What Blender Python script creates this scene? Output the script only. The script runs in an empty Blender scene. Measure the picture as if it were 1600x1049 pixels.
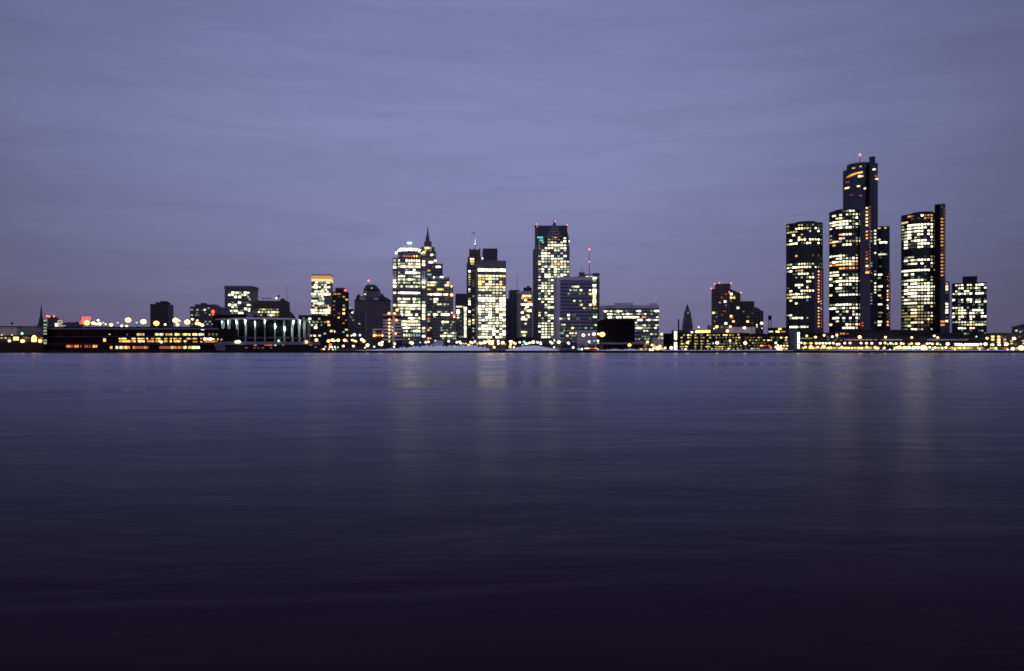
import bpy, bmesh, math, random
from mathutils import Vector
R = math.radians
scene = bpy.context.scene
COL = scene.collection
rng = random.Random(7)

# ------------------------------------------------------------------ camera
F = 1244.0            # focal length in photo pixels (28 mm on a 36 mm frame, 1600 px wide)
HOR = 541.0           # photo row of the horizon
CZ = 6.2              # camera height above the river
GZ = 1.9              # level of the far bank
cam = bpy.data.cameras.new("camera")
cam.sensor_width = 36.0
cam.lens = 28.0
cam.shift_y = (HOR - 524.5) / 1600.0
cam.clip_start = 0.5
cam.clip_end = 40000.0
cam.dof.use_dof = True
cam.dof.focus_distance = 13.0
cam.dof.aperture_fstop = 2.4
co = bpy.data.objects.new("camera", cam)
co.location = (0, 0, CZ)
co.rotation_euler = (R(90), 0, 0)
COL.objects.link(co)
scene.camera = co
scene.cycles.filter_width = 1.6
scene.cycles.sample_clamp_indirect = 6.0
scene.cycles.max_bounces = 5
scene.cycles.caustics_reflective = False
scene.cycles.caustics_refractive = False

# ------------------------------------------------------------------ exposure
scene.view_settings.view_transform = 'Standard'
scene.view_settings.look = 'None'
scene.view_settings.exposure = 0.0
scene.view_settings.gamma = 1.0

# ------------------------------------------------------------------ sky: nightfall under a thin grey-violet deck
world = bpy.data.worlds.new("World")
scene.world = world
world.use_nodes = True
nt = world.node_tree
nt.nodes.clear()
def N(tree, kind, **kw):
    n = tree.nodes.new(kind)
    for k, v in kw.items():
        setattr(n, k, v)
    return n
def math_node(tree, op, a, b=None, c=None, clamp=False):
    n = tree.nodes.new('ShaderNodeMath'); n.operation = op; n.use_clamp = clamp
    for i, v in enumerate((a, b, c)):
        if v is None: continue
        if isinstance(v, (int, float)): n.inputs[i].default_value = v
        else: tree.links.new(v, n.inputs[i])
    return n.outputs[0]
SUN_EL, SUN_ROT = R(-5.0), R(-70)
sky = N(nt, 'ShaderNodeTexSky', sky_type='NISHITA', sun_disc=False)
sky.sun_elevation = SUN_EL
sky.sun_rotation = SUN_ROT
bg1 = N(nt, 'ShaderNodeBackground'); bg1.inputs[1].default_value = 0.05
nt.links.new(sky.outputs[0], bg1.inputs[0])
tc = N(nt, 'ShaderNodeTexCoord')
sep = N(nt, 'ShaderNodeSeparateXYZ'); nt.links.new(tc.outputs['Generated'], sep.inputs[0])
zz = math_node(nt, 'ABSOLUTE', sep.outputs[2])
ramp = N(nt, 'ShaderNodeValToRGB')
nt.links.new(zz, ramp.inputs[0])
cr = ramp.color_ramp
stops = [(0.0, (.165, .142, .262)), (.05, (.185, .172, .312)), (.14, (.213, .220, .400)), (.26, (.228, .245, .450)),
         (.37, (.194, .210, .405)), (.50, (.21, .23, .42)), (.70, (.36, .36, .58)), (1.0, (.52, .51, .78))]
cr.elements[0].position, cr.elements[0].color = stops[0][0], (*stops[0][1], 1)
cr.elements[1].position, cr.elements[1].color = stops[-1][0], (*stops[-1][1], 1)
for p, c in stops[1:-1]:
    e = cr.elements.new(p); e.color = (*c, 1)
mp = N(nt, 'ShaderNodeMapping'); mp.inputs['Scale'].default_value = (3.4, 3.4, 26.0)
mp.inputs['Rotation'].default_value = (0, R(3), 0)
nt.links.new(tc.outputs['Generated'], mp.inputs[0])
n1 = N(nt, 'ShaderNodeTexNoise'); n1.inputs['Scale'].default_value = 1.3; n1.inputs['Detail'].default_value = 5; n1.inputs['Roughness'].default_value = .55
n1.inputs['Distortion'].default_value = .5
nt.links.new(mp.outputs[0], n1.inputs['Vector'])
cl = N(nt, 'ShaderNodeMapRange'); cl.inputs[1].default_value = .3; cl.inputs[2].default_value = .72
cl.inputs[3].default_value = .88; cl.inputs[4].default_value = 1.01
nt.links.new(n1.outputs['Fac'], cl.inputs[0])
xs = math_node(nt, 'ADD', sep.outputs[0], .03)
side = math_node(nt, 'SUBTRACT', 1.06, math_node(nt, 'MULTIPLY', math_node(nt, 'MULTIPLY', xs, xs), 1.45), clamp=False)
side = math_node(nt, 'MAXIMUM', side, .5)
# sky boosted behind the viewer, on the sunset side, to light the facades
side = math_node(nt, 'ADD', side, math_node(nt, 'MULTIPLY', math_node(nt, 'MAXIMUM', math_node(nt, 'MULTIPLY', sep.outputs[1], -1.0), 0.0), .6))
bg2 = N(nt, 'ShaderNodeBackground')
nt.links.new(ramp.outputs[0], bg2.inputs[0])
nt.links.new(math_node(nt, 'MULTIPLY', cl.outputs[0], side), bg2.inputs[1])
add = N(nt, 'ShaderNodeAddShader')
nt.links.new(bg1.outputs[0], add.inputs[0]); nt.links.new(bg2.outputs[0], add.inputs[1])
wo = N(nt, 'ShaderNodeOutputWorld'); nt.links.new(add.outputs[0], wo.inputs[0])

# the last glow of the west behind the clouds: very weak and very soft
sl = bpy.data.lights.new("sun", 'SUN'); sl.energy = 0.05; sl.angle = R(40); sl.color = (.75, .72, 1.0)
so = bpy.data.objects.new("sun", sl); so.rotation_euler = (R(62), 0, R(-60)); so.location = (-200, -100, 300)
COL.objects.link(so)

# ------------------------------------------------------------------ materials
MATS = {}
def principled(name):
    m = bpy.data.materials.new(name); m.use_nodes = True
    return m, m.node_tree, m.node_tree.nodes['Principled BSDF']
def plain(name, col, rough=.8, var=.25, scale=.12, metal=0.0):
    if name in MATS: return MATS[name]
    m, t, b = principled(name)
    c = N(t, 'ShaderNodeTexCoord')
    nz = N(t, 'ShaderNodeTexNoise'); nz.inputs['Scale'].default_value = scale; nz.inputs['Detail'].default_value = 6
    t.links.new(c.outputs['Object'], nz.inputs['Vector'])
    r = N(t, 'ShaderNodeValToRGB')
    r.color_ramp.elements[0].position = .3; r.color_ramp.elements[1].position = .7
    r.color_ramp.elements[0].color = (*[x * (1 - var) for x in col], 1)
    r.color_ramp.elements[1].color = (*[min(1, x * (1 + var)) for x in col], 1)
    t.links.new(nz.outputs['Fac'], r.inputs[0]); t.links.new(r.outputs[0], b.inputs['Base Color'])
    b.inputs['Roughness'].default_value = rough; b.inputs['Metallic'].default_value = metal
    b.inputs['Specular IOR Level'].default_value = .12
    MATS[name] = m
    return m
def facade(name, wall, glass, floor_h=3.6, bay=2.8, sill=.45, mull=.16, rough=.75, grough=.25):
    """Masonry or metal frame with rows of unlit window glass."""
    if name in MATS: return MATS[name]
    m, t, b = principled(name)
    c = N(t, 'ShaderNodeTexCoord'); s = N(t, 'ShaderNodeSeparateXYZ'); t.links.new(c.outputs['Object'], s.inputs[0])
    fz = math_node(t, 'FRACT', math_node(t, 'DIVIDE', s.outputs[2], floor_h))
    fx = math_node(t, 'FRACT', math_node(t, 'ADD', math_node(t, 'DIVIDE', math_node(t, 'ADD', s.outputs[0], s.outputs[1]), bay), 400.0))
    mask = math_node(t, 'MULTIPLY', math_node(t, 'GREATER_THAN', fz, sill), math_node(t, 'GREATER_THAN', fx, mull))
    nz = N(t, 'ShaderNodeTexNoise'); nz.inputs['Scale'].default_value = .09; nz.inputs['Detail'].default_value = 5
    t.links.new(c.outputs['Object'], nz.inputs['Vector'])
    wv = N(t, 'ShaderNodeMixRGB', blend_type='MULTIPLY'); wv.inputs[0].default_value = .5
    wv.inputs[1].default_value = (*wall, 1); t.links.new(nz.outputs['Fac'], wv.inputs[2])
    mx = N(t, 'ShaderNodeMixRGB'); t.links.new(mask, mx.inputs[0]); t.links.new(wv.outputs[0], mx.inputs[1])
    mx.inputs[2].default_value = (*glass, 1)
    t.links.new(mx.outputs[0], b.inputs['Base Color'])
    rr = N(t, 'ShaderNodeMapRange'); rr.inputs[3].default_value = rough; rr.inputs[4].default_value = grough
    t.links.new(mask, rr.inputs[0]); t.links.new(rr.outputs[0], b.inputs['Roughness'])
    b.inputs['Specular IOR Level'].default_value = .3
    MATS[name] = m
    return m
def glow(name, col, strength, vary=True):
    if name in MATS: return MATS[name]
    m, t, b = principled(name)
    b.inputs['Base Color'].default_value = (.05, .05, .05, 1)
    b.inputs['Emission Color'].default_value = (*col, 1)
    if vary:
        oi = N(t, 'ShaderNodeObjectInfo')
        mr = N(t, 'ShaderNodeMapRange'); mr.inputs[3].default_value = strength * .45; mr.inputs[4].default_value = strength * 1.45
        t.links.new(oi.outputs['Random'], mr.inputs[0]); t.links.new(mr.outputs[0], b.inputs['Emission Strength'])
    else:
        b.inputs['Emission Strength'].default_value = strength
    MATS[name] = m
    return m
CLS = {  # lit window glass by kind of lamp behind it
    'W': ((1, .90, .58), 3.2), 'w': ((1, .97, .62), 1.45), 'g': ((.68, .92, .52), .46), 'd': ((.52, .76, .44), .14), 'v': ((.80, .82, .22), .42), 'u': ((.72, .75, .25), .14),
    'Y': ((1, .74, .25), 1.9), 'y': ((1, .78, .24), .80), 'o': ((1, .34, .07), .62), 'O': ((1, .44, .10), 1.6), 'n': ((1, .30, .09), .22), 'c': ((.25, .95, .95), .5), 'r': ((1, .07, .03), 1.2)}
BRIGHT = {'v': 2, 'u': 0, 'W': 9, 'Y': 8, 'O': 7, 'w': 6, 'r': 5, 'c': 4.5, 'y': 4, 'o': 3, 'g': 2, 'n': 1, 'd': 0}
def gm(c): return glow('lit_glass_' + {'W': 'warm_bright', 'w': 'white', 'g': 'greenish', 'd': 'faint', 'Y': 'yellow_bright', 'y': 'yellow', 'o': 'orange',
                       'O': 'orange_bright', 'n': 'ember', 'c': 'cyan', 'r': 'red', 'v': 'garage', 'u': 'garage_faint'}[c], *CLS[c])
LAMP = {'W': ((1, .74, .44), 3.6), 'w': ((.94, 1, .78), 2.8), 'Y': ((1, .56, .17), 5.0), 'O': ((1, .38, .08), 5.0), 'o': ((1, .42, .12), 2.2),
        'y': ((1, .8, .34), 2.6), 'g': ((.45, 1, .62), 1.5), 'c': ((.22, .95, .88), 1.3), 'r': ((1, .07, .04), 4), 'b': ((.78, .88, 1), 4.5), 'p': ((1, .22, .2), 2.2)}
LNAME = {'W': 'warm_white', 'w': 'white', 'Y': 'amber', 'O': 'sodium', 'o': 'dull_orange', 'y': 'yellow', 'g': 'greenish', 'c': 'teal', 'r': 'red', 'b': 'bluish', 'p': 'beacon'}
def lm(c): return glow('lamp_glass_' + LNAME[c], *LAMP[c], vary=False)
M_POLE = plain('painted_steel', (.05, .05, .055), .5)
M_DARK = plain('tar_roof', (.03, .03, .034), .9)
M_CONC = plain('concrete', (.26, .25, .25), .85)
M_SNOW = plain('snow', (.80, .80, .84), .7, .08, .4)

# ------------------------------------------------------------------ geometry helpers
class MB:
    """Collects boxes, prisms, cones and balls; becomes ONE mesh object."""
    def __init__(self): self.v, self.f = [], []
    def add(self, vs, fs):
        k = len(self.v); self.v += vs; self.f += [[i + k for i in f] for f in fs]; return self
    def box(self, x0, x1, y0, y1, z0, z1):
        return self.prism([(x0, y0), (x1, y0), (x1, y1), (x0, y1)], z0, z1)
    def prism(self, poly, z0, z1, top=None):
        n = len(poly); top = top or poly
        vs = [(x, y, z0) for x, y in poly] + [(x, y, z1) for x, y in top]
        fs = [list(range(n))[::-1], list(range(n, 2 * n))] + [[i, (i + 1) % n, n + (i + 1) % n, n + i] for i in range(n)]
        return self.add(vs, fs)
    def tops(self, poly, z0, zt):
        n = len(poly)
        vs = [(x, y, z0) for x, y in poly] + [(x, y, z) for (x, y), z in zip(poly, zt)]
        fs = [list(range(n))[::-1], list(range(n, 2 * n))] + [[i, (i + 1) % n, n + (i + 1) % n, n + i] for i in range(n)]
        return self.add(vs, fs)
    def cyl(self, x, y, r, z0, z1, r1=None, n=12):
        r1 = r if r1 is None else r1
        a = [2 * math.pi * i / n for i in range(n)]
        return self.prism([(x + r * math.cos(t), y + r * math.sin(t)) for t in a], z0, z1, [(x + r1 * math.cos(t), y + r1 * math.sin(t)) for t in a])
    def ball(self, x, y, z, r, n=10, m=6, sz=1.0):
        vs = [(x, y, z - r * sz)]
        for j in range(1, m):
            p = -math.pi / 2 + math.pi * j / m
            vs += [(x + r * math.cos(p) * math.cos(2 * math.pi * i / n), y + r * math.cos(p) * math.sin(2 * math.pi * i / n), z + r * sz * math.sin(p)) for i in range(n)]
        vs.append((x, y, z + r * sz)); L = len(vs) - 1
        fs = [[0, 1 + (i + 1) % n, 1 + i] for i in range(n)]
        for j in range(m - 2):
            a, b = 1 + j * n, 1 + (j + 1) * n
            fs += [[a + i, a + (i + 1) % n, b + (i + 1) % n, b + i] for i in range(n)]
        a = 1 + (m - 2) * n
        fs += [[a + i, a + (i + 1) % n, L] for i in range(n)]
        return self.add(vs, fs)
    def bar(self, p, q, r, n=6):
        p, q = Vector(p), Vector(q); d = (q - p).normalized()
        u = d.orthogonal().normalized(); w = d.cross(u)
        vs = [tuple(c + r * (math.cos(2 * math.pi * i / n) * u + math.sin(2 * math.pi * i / n) * w)) for c in (p, q) for i in range(n)]
        return self.add(vs, [list(range(n))[::-1], list(range(n, 2 * n))] + [[i, (i + 1) % n, n + (i + 1) % n, n + i] for i in range(n)])
    def mesh(self, name, mat, off=(0, 0, 0)):
        me = bpy.data.meshes.new(name)
        me.from_pydata([(x - off[0], y - off[1], z - off[2]) for x, y, z in self.v], [], self.f)
        if mat: me.materials.append(mat)
        me.update(); return me
def X(px, Y): return (px - 800.0) / F * Y
def Z(py, Y): return CZ + (HOR - py) * Y / F
def S(Y): return Y / F
def link(name, data, parent=None, loc=(0, 0, 0)):
    o = bpy.data.objects.new(name, data); COL.objects.link(o); o.location = loc
    if parent is not None: o.parent = parent
    return o
def tag(o, label=None, cat=None, group=None, kind=None):
    for k, v in (('label', label), ('category', cat), ('group', group), ('kind', kind)):
        if v: o[k] = v
    return o
def wpos(o):
    v = Vector((0, 0, 0))
    while o is not None: v += Vector(o.location); o = o.parent
    return v
def part(root, name, mb, mat):
    return link(name, mb.mesh(name, mat, wpos(root)), root)
WIN = {}
def win_mesh(c):
    if c not in WIN:
        mb = MB().add([(-.5, -.12, -.5), (.5, -.12, -.5), (.5, -.12, .5), (-.5, -.12, .5), (-.5, .1, -.5), (.5, .1, -.5), (.5, .1, .5), (-.5, .1, .5)],
                      [[0, 1, 2, 3], [1, 5, 6, 2], [4, 0, 3, 7], [3, 2, 6, 7], [4, 5, 1, 0]])
        WIN[c] = mb.mesh('window', gm(c))
    return WIN[c]
BALL = {}
def ball_mesh(c):
    if c not in BALL: BALL[c] = MB().ball(0, 0, 0, 1.0, 10, 6).mesh('lamp_head', lm(c))
    return BALL[c]

class Bld:
    """A building: an Empty at its base that parents its parts."""
    def __init__(self, name, label, x0, x1, Y, cat='building', group=None, vp=650):
        self.vp = vp; self.Y, self.x0, self.x1 = Y, x0, x1
        self.root = link(name, None, None, (X((x0 + x1) / 2, Y), Y, GZ))
        tag(self.root, label, cat, group)
        self.poly = None; self.wins = []
    def part(self, name, mb, mat, parent=None): return part(parent or self.root, name, mb, mat)
    def block(self, name, x0, x1, ytop, mat, depth=35, ybot=None, dy=0.0, bow=0, chamfer=0, main=True, parent=None, vp=None):
        """A storeyed block whose front spans photo columns x0..x1; its side walls run towards the street vanishing point vp."""
        Y = self.Y + dy
        sx = ((self.vp if vp is None else vp) - 800.0) / F
        n = math.hypot(1, sx); e, u = Vector((1 / n, -sx / n)), Vector((sx / n, 1 / n))
        kc, k0, k1 = (((self.x0 + self.x1) / 2 - 800.0) / F, (x0 - 800.0) / F, (x1 - 800.0) / F)
        C = Vector((kc * self.Y, self.Y)) + u * (dy + bow)
        ta, tb = [(k * C.y - C.x) / (e.x - k * e.y) for k in (k0, k1)]
        A, L = C + e * ta, tb - ta
        if bow:
            h = L / 2; r = (h * h + bow * bow) / (2 * bow); th = math.asin(min(1, h / r))
            if bow > r: th = math.pi - th
            loc = [(h + r * math.sin(-th + 2 * th * i / 20), r - bow - r * math.cos(-th + 2 * th * i / 20) + bow - bow) for i in range(21)]
            loc = [(p, q) for p, q in loc] + [(L, depth), (0, depth)]
        elif chamfer:
            k = chamfer
            loc = [(0, k), (k, 0), (L - k, 0), (L, k), (L, depth), (0, depth)]
        else:
            loc = [(0, 0), (L, 0), (L, depth), (0, depth)]
        poly = [tuple(A + e * p + u * q) for p, q in loc]
        zb = GZ - .4 if ybot is None else Z(ybot, Y)
        o = self.part(name, MB().prism(poly, zb, Z(ytop, Y)), mat, parent)
        if main: self.poly, self.fy = poly, Y
        return o
    def front(self, px):
        """Point, depth and turn of the facade seen at photo column px."""
        k = (px - 800.0) / F; best = None
        for (xa, ya), (xb, yb) in zip(self.poly, self.poly[1:] + self.poly[:1]):
            dx, dy = xb - xa, yb - ya
            den = dx - k * dy
            if den < 1e-6: continue            # turned away from the river
            t = (k * ya - xa) / den
            if -.02 <= t <= 1.02:
                y = ya + t * dy
                if best is None or y < best[1]: best = (xa + t * dx, y, math.atan2(dy, dx))
        return best or (X(px, self.fy), self.fy, 0.0)
    def win(self, px, py, c, wpx, hpx):
        x, y, a = self.front(px)
        z = Z(py, self.fy)
        s = S(y)
        self.wins.append((BRIGHT[c] + min(wpx * hpx, 30) * .02, x, y, z, a, c, wpx * s / max(.45, math.cos(a)), hpx * s))
    def rows(self, x0, x1, rows, h=2.3, fill=.55):
        for py, st in rows:
            n = len(st); p = (x1 - x0) / n
            for i, c in enumerate(st):
                if c in CLS:
                    big = 1.08 if c in 'WYO' else .92
                    self.win(x0 + (i + .5) * p + rng.uniform(-.15, .15), py + rng.uniform(-.12, .12), c, p * fill * big, h * big)
    def pts(self, ox, oy, sc, rows, w=3.1, h=2.2):
        for zy, st in rows.items():
            for tok in st.split():
                c = tok[-1]; big = 1.15 if c in 'WYO' else .95
                self.win(ox + float(tok[:-1]) / sc, oy + zy / sc, c, w * big, h * big)
    def bulb(self, px, py, c, r, name='floodlight', dy=-.6):
        x, y, a = self.front(px) if self.poly else (X(px, self.Y), self.Y, 0)
        y += dy - r
        o = link(name, ball_mesh(c), self.root, Vector((X(px, y), y, Z(py, y))) - wpos(self.root)); o.scale = (r, r, r)
        return o
    def beacon(self, px, py, Yd=0, r=.75, c='p'):
        y = self.Y + Yd
        o = link('warning_light', ball_mesh(c), self.root, Vector((X(px, y), y, Z(py, y))) - wpos(self.root)); o.scale = (r, r, r)
        return o
    def done(self):
        self.wins.sort(key=lambda w: -w[0])
        base = wpos(self.root)
        for _, x, y, z, a, c, w, h in self.wins[:100]:
            o = link('window', win_mesh(c), self.root, Vector((x, y, z)) - base)
            o.rotation_euler.z = a; o.scale = (w, 1, h)
        rest = self.wins[100:]
        if rest:
            me = bpy.data.meshes.new('window_lights'); vs, fs, mi, used = [], [], [], []
            for _, x, y, z, a, c, w, h in rest:
                if c not in used: used.append(c); me.materials.append(gm(c))
                k = len(vs); ca, sa = math.cos(a), math.sin(a)
                for lx, ly, lz in ((-.5, -.12, -.5), (.5, -.12, -.5), (.5, -.12, .5), (-.5, -.12, .5), (-.5, .1, -.5), (.5, .1, -.5), (.5, .1, .5), (-.5, .1, .5)):
                    lx *= w; lz *= h
                    vs.append((x + lx * ca - ly * sa - base.x, y + lx * sa + ly * ca - base.y, z + lz - base.z))
                for f in ((0, 1, 2, 3), (1, 5, 6, 2), (4, 0, 3, 7), (3, 2, 6, 7), (4, 5, 1, 0)):
                    fs.append([k + i for i in f]); mi.append(used.index(c))
            me.from_pydata(vs, [], fs)
            me.polygons.foreach_set('material_index', mi); me.update()
            tag(link('window_lights', me, self.root), kind='stuff')
        return self

# ------------------------------------------------------------------ the setting: river, far bank
m, t, b = principled('river_water')
c_ = N(t, 'ShaderNodeTexCoord')
def wave(sx, sy, scale, detail, turn=6):
    mp_ = N(t, 'ShaderNodeMapping'); mp_.inputs['Scale'].default_value = (sx, sy, 1); mp_.inputs['Rotation'].default_value = (0, 0, R(turn))
    t.links.new(c_.outputs['Object'], mp_.inputs[0])
    nz_ = N(t, 'ShaderNodeTexNoise'); nz_.inputs['Scale'].default_value = scale; nz_.inputs['Detail'].default_value = detail
    nz_.inputs['Distortion'].default_value = .9
    t.links.new(mp_.outputs[0], nz_.inputs['Vector']); return nz_.outputs['Fac']
w1, w1b, w2, w3 = wave(.030, .085, 1.0, 4, 16), wave(.055, .12, 1.0, 4, -12), wave(.3, .8, 1.0, 3), wave(.008, .020, 1.0, 4)
hgt = math_node(t, 'ADD', math_node(t, 'ADD', math_node(t, 'MULTIPLY', w1, .6), math_node(t, 'MULTIPLY', w1b, .5)), math_node(t, 'MULTIPLY', w2, .035))
bp = N(t, 'ShaderNodeBump'); bp.inputs['Strength'].default_value = .40; bp.inputs['Distance'].default_value = .5
t.links.new(hgt, bp.inputs['Height'])
rr = N(t, 'ShaderNodeMapRange'); rr.inputs[1].default_value = .35; rr.inputs[2].default_value = .68; rr.inputs[3].default_value = .22; rr.inputs[4].default_value = .36
t.links.new(w3, rr.inputs[0])
fr = N(t, 'ShaderNodeFresnel'); fr.inputs['IOR'].default_value = 1.098
t.links.new(bp.outputs[0], fr.inputs['Normal'])
body = N(t, 'ShaderNodeBsdfDiffuse'); body.inputs['Color'].default_value = (.010, .002, .004, 1)
gl = N(t, 'ShaderNodeBsdfGlossy'); gl.inputs['Color'].default_value = (.49, .485, .63, 1)
t.links.new(rr.outputs[0], gl.inputs['Roughness']); t.links.new(bp.outputs[0], gl.inputs['Normal'])
ms = N(t, 'ShaderNodeMixShader')
t.links.new(fr.outputs[0], ms.inputs[0]); t.links.new(body.outputs[0], ms.inputs[1]); t.links.new(gl.outputs[0], ms.inputs[2])
t.links.new(ms.outputs[0], [n_ for n_ in t.nodes if n_.type == 'OUTPUT_MATERIAL'][0].inputs[0])
t.nodes.remove(b)
M_WATER = m
SHORE = 730.0
def sheet(name, x0, x1, y0, y1, z, mat, nx=1, ny=1):
    vs = [(x0 + (x1 - x0) * i / nx, y0 + (y1 - y0) * j / ny, z) for j in range(ny + 1) for i in range(nx + 1)]
    fs = [[j * (nx + 1) + i, j * (nx + 1) + i + 1, (j + 1) * (nx + 1) + i + 1, (j + 1) * (nx + 1) + i] for j in range(ny) for i in range(nx)]
    me = bpy.data.meshes.new(name); me.from_pydata(vs, [], fs); me.materials.append(mat)
    return tag(link(name, me), kind='structure')
sheet('river_water', -2600, 2600, -60, SHORE + 2, 0.0, M_WATER, 8, 4)
sheet('ground', -16000, 16000, SHORE + 1.5, 16000, GZ, plain('city_ground', (.045, .045, .05), .9, .5, .02), 8, 8)

# ------------------------------------------------------------------ facades of the city (unlit cladding)
G_BLACK = (.004, .004, .005)
F_CURTAIN = facade('black_curtain_wall', (.034, .034, .032), (.008, .008, .009), 3.3, 1.6, .40, .12, .5, .28)
F_SHAFT = facade('dark_blue_concrete', (.07, .07, .10), (.055, .055, .08), 3.3, 2.4, .45, .2, .6, .6)
F_DARKBRICK = facade('dark_brick', (.14, .11, .10), G_BLACK, 3.6, 2.6, .5, .42)
F_BRICK = facade('brown_brick', (.19, .16, .15), (.02, .02, .022), 3.8, 3.0, .5, .45)
F_STONE = facade('grey_stone', (.30, .27, .28), (.03, .03, .035), 3.9, 3.0, .45, .4)
F_GRANITE = facade('dark_granite', (.17, .155, .17), (.025, .025, .03), 3.9, 3.2, .45, .35)
F_PALE = facade('pale_concrete_grid', (.42, .40, .42), (.03, .03, .04), 3.6, 3.0, .4, .25)
F_VIOLET = facade('ribbed_office_grid', (.24, .235, .31), (.012, .012, .02), 4.2, 1.7, .55, .22)
F_BAND = facade('banded_office', (.34, .31, .33), (.04, .04, .05), 4.4, 3.4, .48, .08)
F_GREYTOWER = facade('grey_office_grid', (.30, .275, .28), (.05, .05, .05), 3.7, 3.1, .45, .25)
F_NAVY = facade('navy_blank_tower', (.075, .075, .10), (.055, .055, .075), 3.8, 2.6, .5, .3)
M_TAN = plain('tan_stucco', (.45, .38, .33), .85)
M_PALE = plain('pale_stucco', (.50, .47, .47), .85)
M_VPALE = plain('grey_violet_concrete', (.46, .42, .46), .85)
M_PIER = plain('pale_pier', (.52, .47, .50), .85)
M_BLACK = plain('black_granite', (.008, .008, .009), .95, .15)
M_BLACK.node_tree.nodes['Principled BSDF'].inputs['Specular IOR Level'].default_value = .05
M_MAROON = plain('maroon_panel', (.018, .006, .006), .9)
M_WHITE = plain('white_paint', (.80, .80, .80), .6, .05)
M_COPPER = plain('weathered_copper', (.05, .055, .06), .7)

# ================================================================== towers upriver (right of the view)
def shaft_lights(b, px, ys, c, w=2.4, h=2.3):
    for y in ys: b.win(px, y, c, w, h)
def arange(a, b_, s):
    out = []
    while a <= b_: out.append(a); a += s
    return out

# -- westernmost round-cornered tower
b = Bld('office_tower', 'black glass tower with a wide dark band midway, standing apart beside the parking garage', 1228, 1286, 880, 'office tower', vp=1257)
b.block('wall', 1228, 1285.5, 347.5, F_CURTAIN, 42, bow=10)
b.block('roof', 1243, 1274, 345.9, M_DARK, 18, ybot=349, dy=12, bow=6, main=False)
b.rows(1229, 1285.2, [(351.7, "o...yy.d.g..."), (357, "d..wWWwYg.Wgd"), (361.5, "yyyy....w..W."), (366.5, "..W..y......d"), (371, "....Y.d......"),
    (374.5, ".W..WYW.WYWWg"), (380, "yWWW.dgWW..Wd"), (399.5, "...O.....n.n."), (412.5, "gw.dwwwwgw..d"), (417.5, "wgWWWWWWW.wgd"), (423, "gW.gOO......."),
    (428, "..ddWWWW.g..."), (433.5, "...g.y.gWW..."), (440, ".......WY...."), (445.5, "...WWW.d....."), (449.5, "d...W..W....."), (454.5, ".W...WYYWW..."),
    (459.5, "gwwWwwgd....."), (464.5, "yyWWWWwWy...."), (469.5, ".W.....c....."), (474, "...W........."), (492.5, "gW..........."), (497, ".gWWwW.g....."), (511, ".WWWgWWw.....")])
b.block('elevator_shaft', 1271.5, 1286.5, 421, F_SHAFT, 14, dy=2.5)
shaft_lights(b, 1279, [425, 430, 434.5, 439.5, 444, 448.5, 453.5, 458, 463, 467.5, 472, 481.5, 486.5, 491.5, 496, 501, 505.5, 510.5], 'O', 2.2, 1.9)
shaft_lights(b, 1283.3, arange(426, 512, 5), 'n', 1.6, 2.6)
shaft_lights(b, 1283, [471, 475, 483], 'g')
b.done()

# -- tower in front of the tall cylinder
b = Bld('office_tower', 'black glass tower in front of the tall cylinder, orange lights up its dark shaft', 1295, 1360, 862, 'office tower', vp=1640)
b.block('wall', 1295.3, 1345.5, 327.5, F_CURTAIN, 40, bow=9)
b.block('roof', 1303, 1340, 326.2, M_DARK, 18, ybot=331, dy=12, bow=6, main=False)
b.rows(1295.5, 1346, [(329.5, "....ngWW.."), (335, ".W.W.wgwWg"), (340, "..wWd..gW."), (345.5, "wWwWWWwg.g"), (350, "gWwWWW.gWg"), (355, "w.wWgWWgg."),
    (366, "g..OWWWn.."), (372, "o..YY...gg"), (376.5, "yYYg.yygYY"), (382, ".y..WWW.n."), (399, "WwwWwd..g."), (403.5, "..wWgwgWw."), (408.5, "gWwwWWWWO."),
    (413, "OoOwWWWYo."), (419, "...OOoOOo."), (424.5, "www......."), (429.3, "wWW.Wg.gg."), (434.5, "W.dY.gWWW."), (439, "dgWWWWWWWg"), (444.5, "W..WyWW.g."),
    (450, "..WWd..gg."), (455, "..gggd..g."), (460.5, "Y..WWWWWWg"), (476, "ggWWWWWgwg"), (481.5, "WWggWgwWWg"), (487, "..w.gW.w.."), (491.5, "...g...WWw"),
    (497, ".WW.W.W.Wg"), (502, "..w.c.d.g."), (507, "W....WwgWO"), (512.5, "....WWWWO.")])
b.block('elevator_shaft', 1343.5, 1360, 326, F_SHAFT, 12, dy=3, vp=1352)
shaft_lights(b, 1354.2, [327, 333, 338, 343.5, 348.5, 354], 'Y', 3, 2.2)
shaft_lights(b, 1354.2, [363.5, 369, 374, 405.7], 'O', 2.6, 2)
shaft_lights(b, 1354.2, [395.5, 400.5, 411, 422], 'n', 2.6, 2.6)
shaft_lights(b, 1354.5, [417], 'W', 3, 2.6); shaft_lights(b, 1355, [427], 'O', 5, 3)
shaft_lights(b, 1359, arange(326, 426, 5.2), 'n', 1.7, 2.6)
shaft_lights(b, 1347.5, [505, 509.5], 'r', 2, 2)
b.done()

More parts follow.
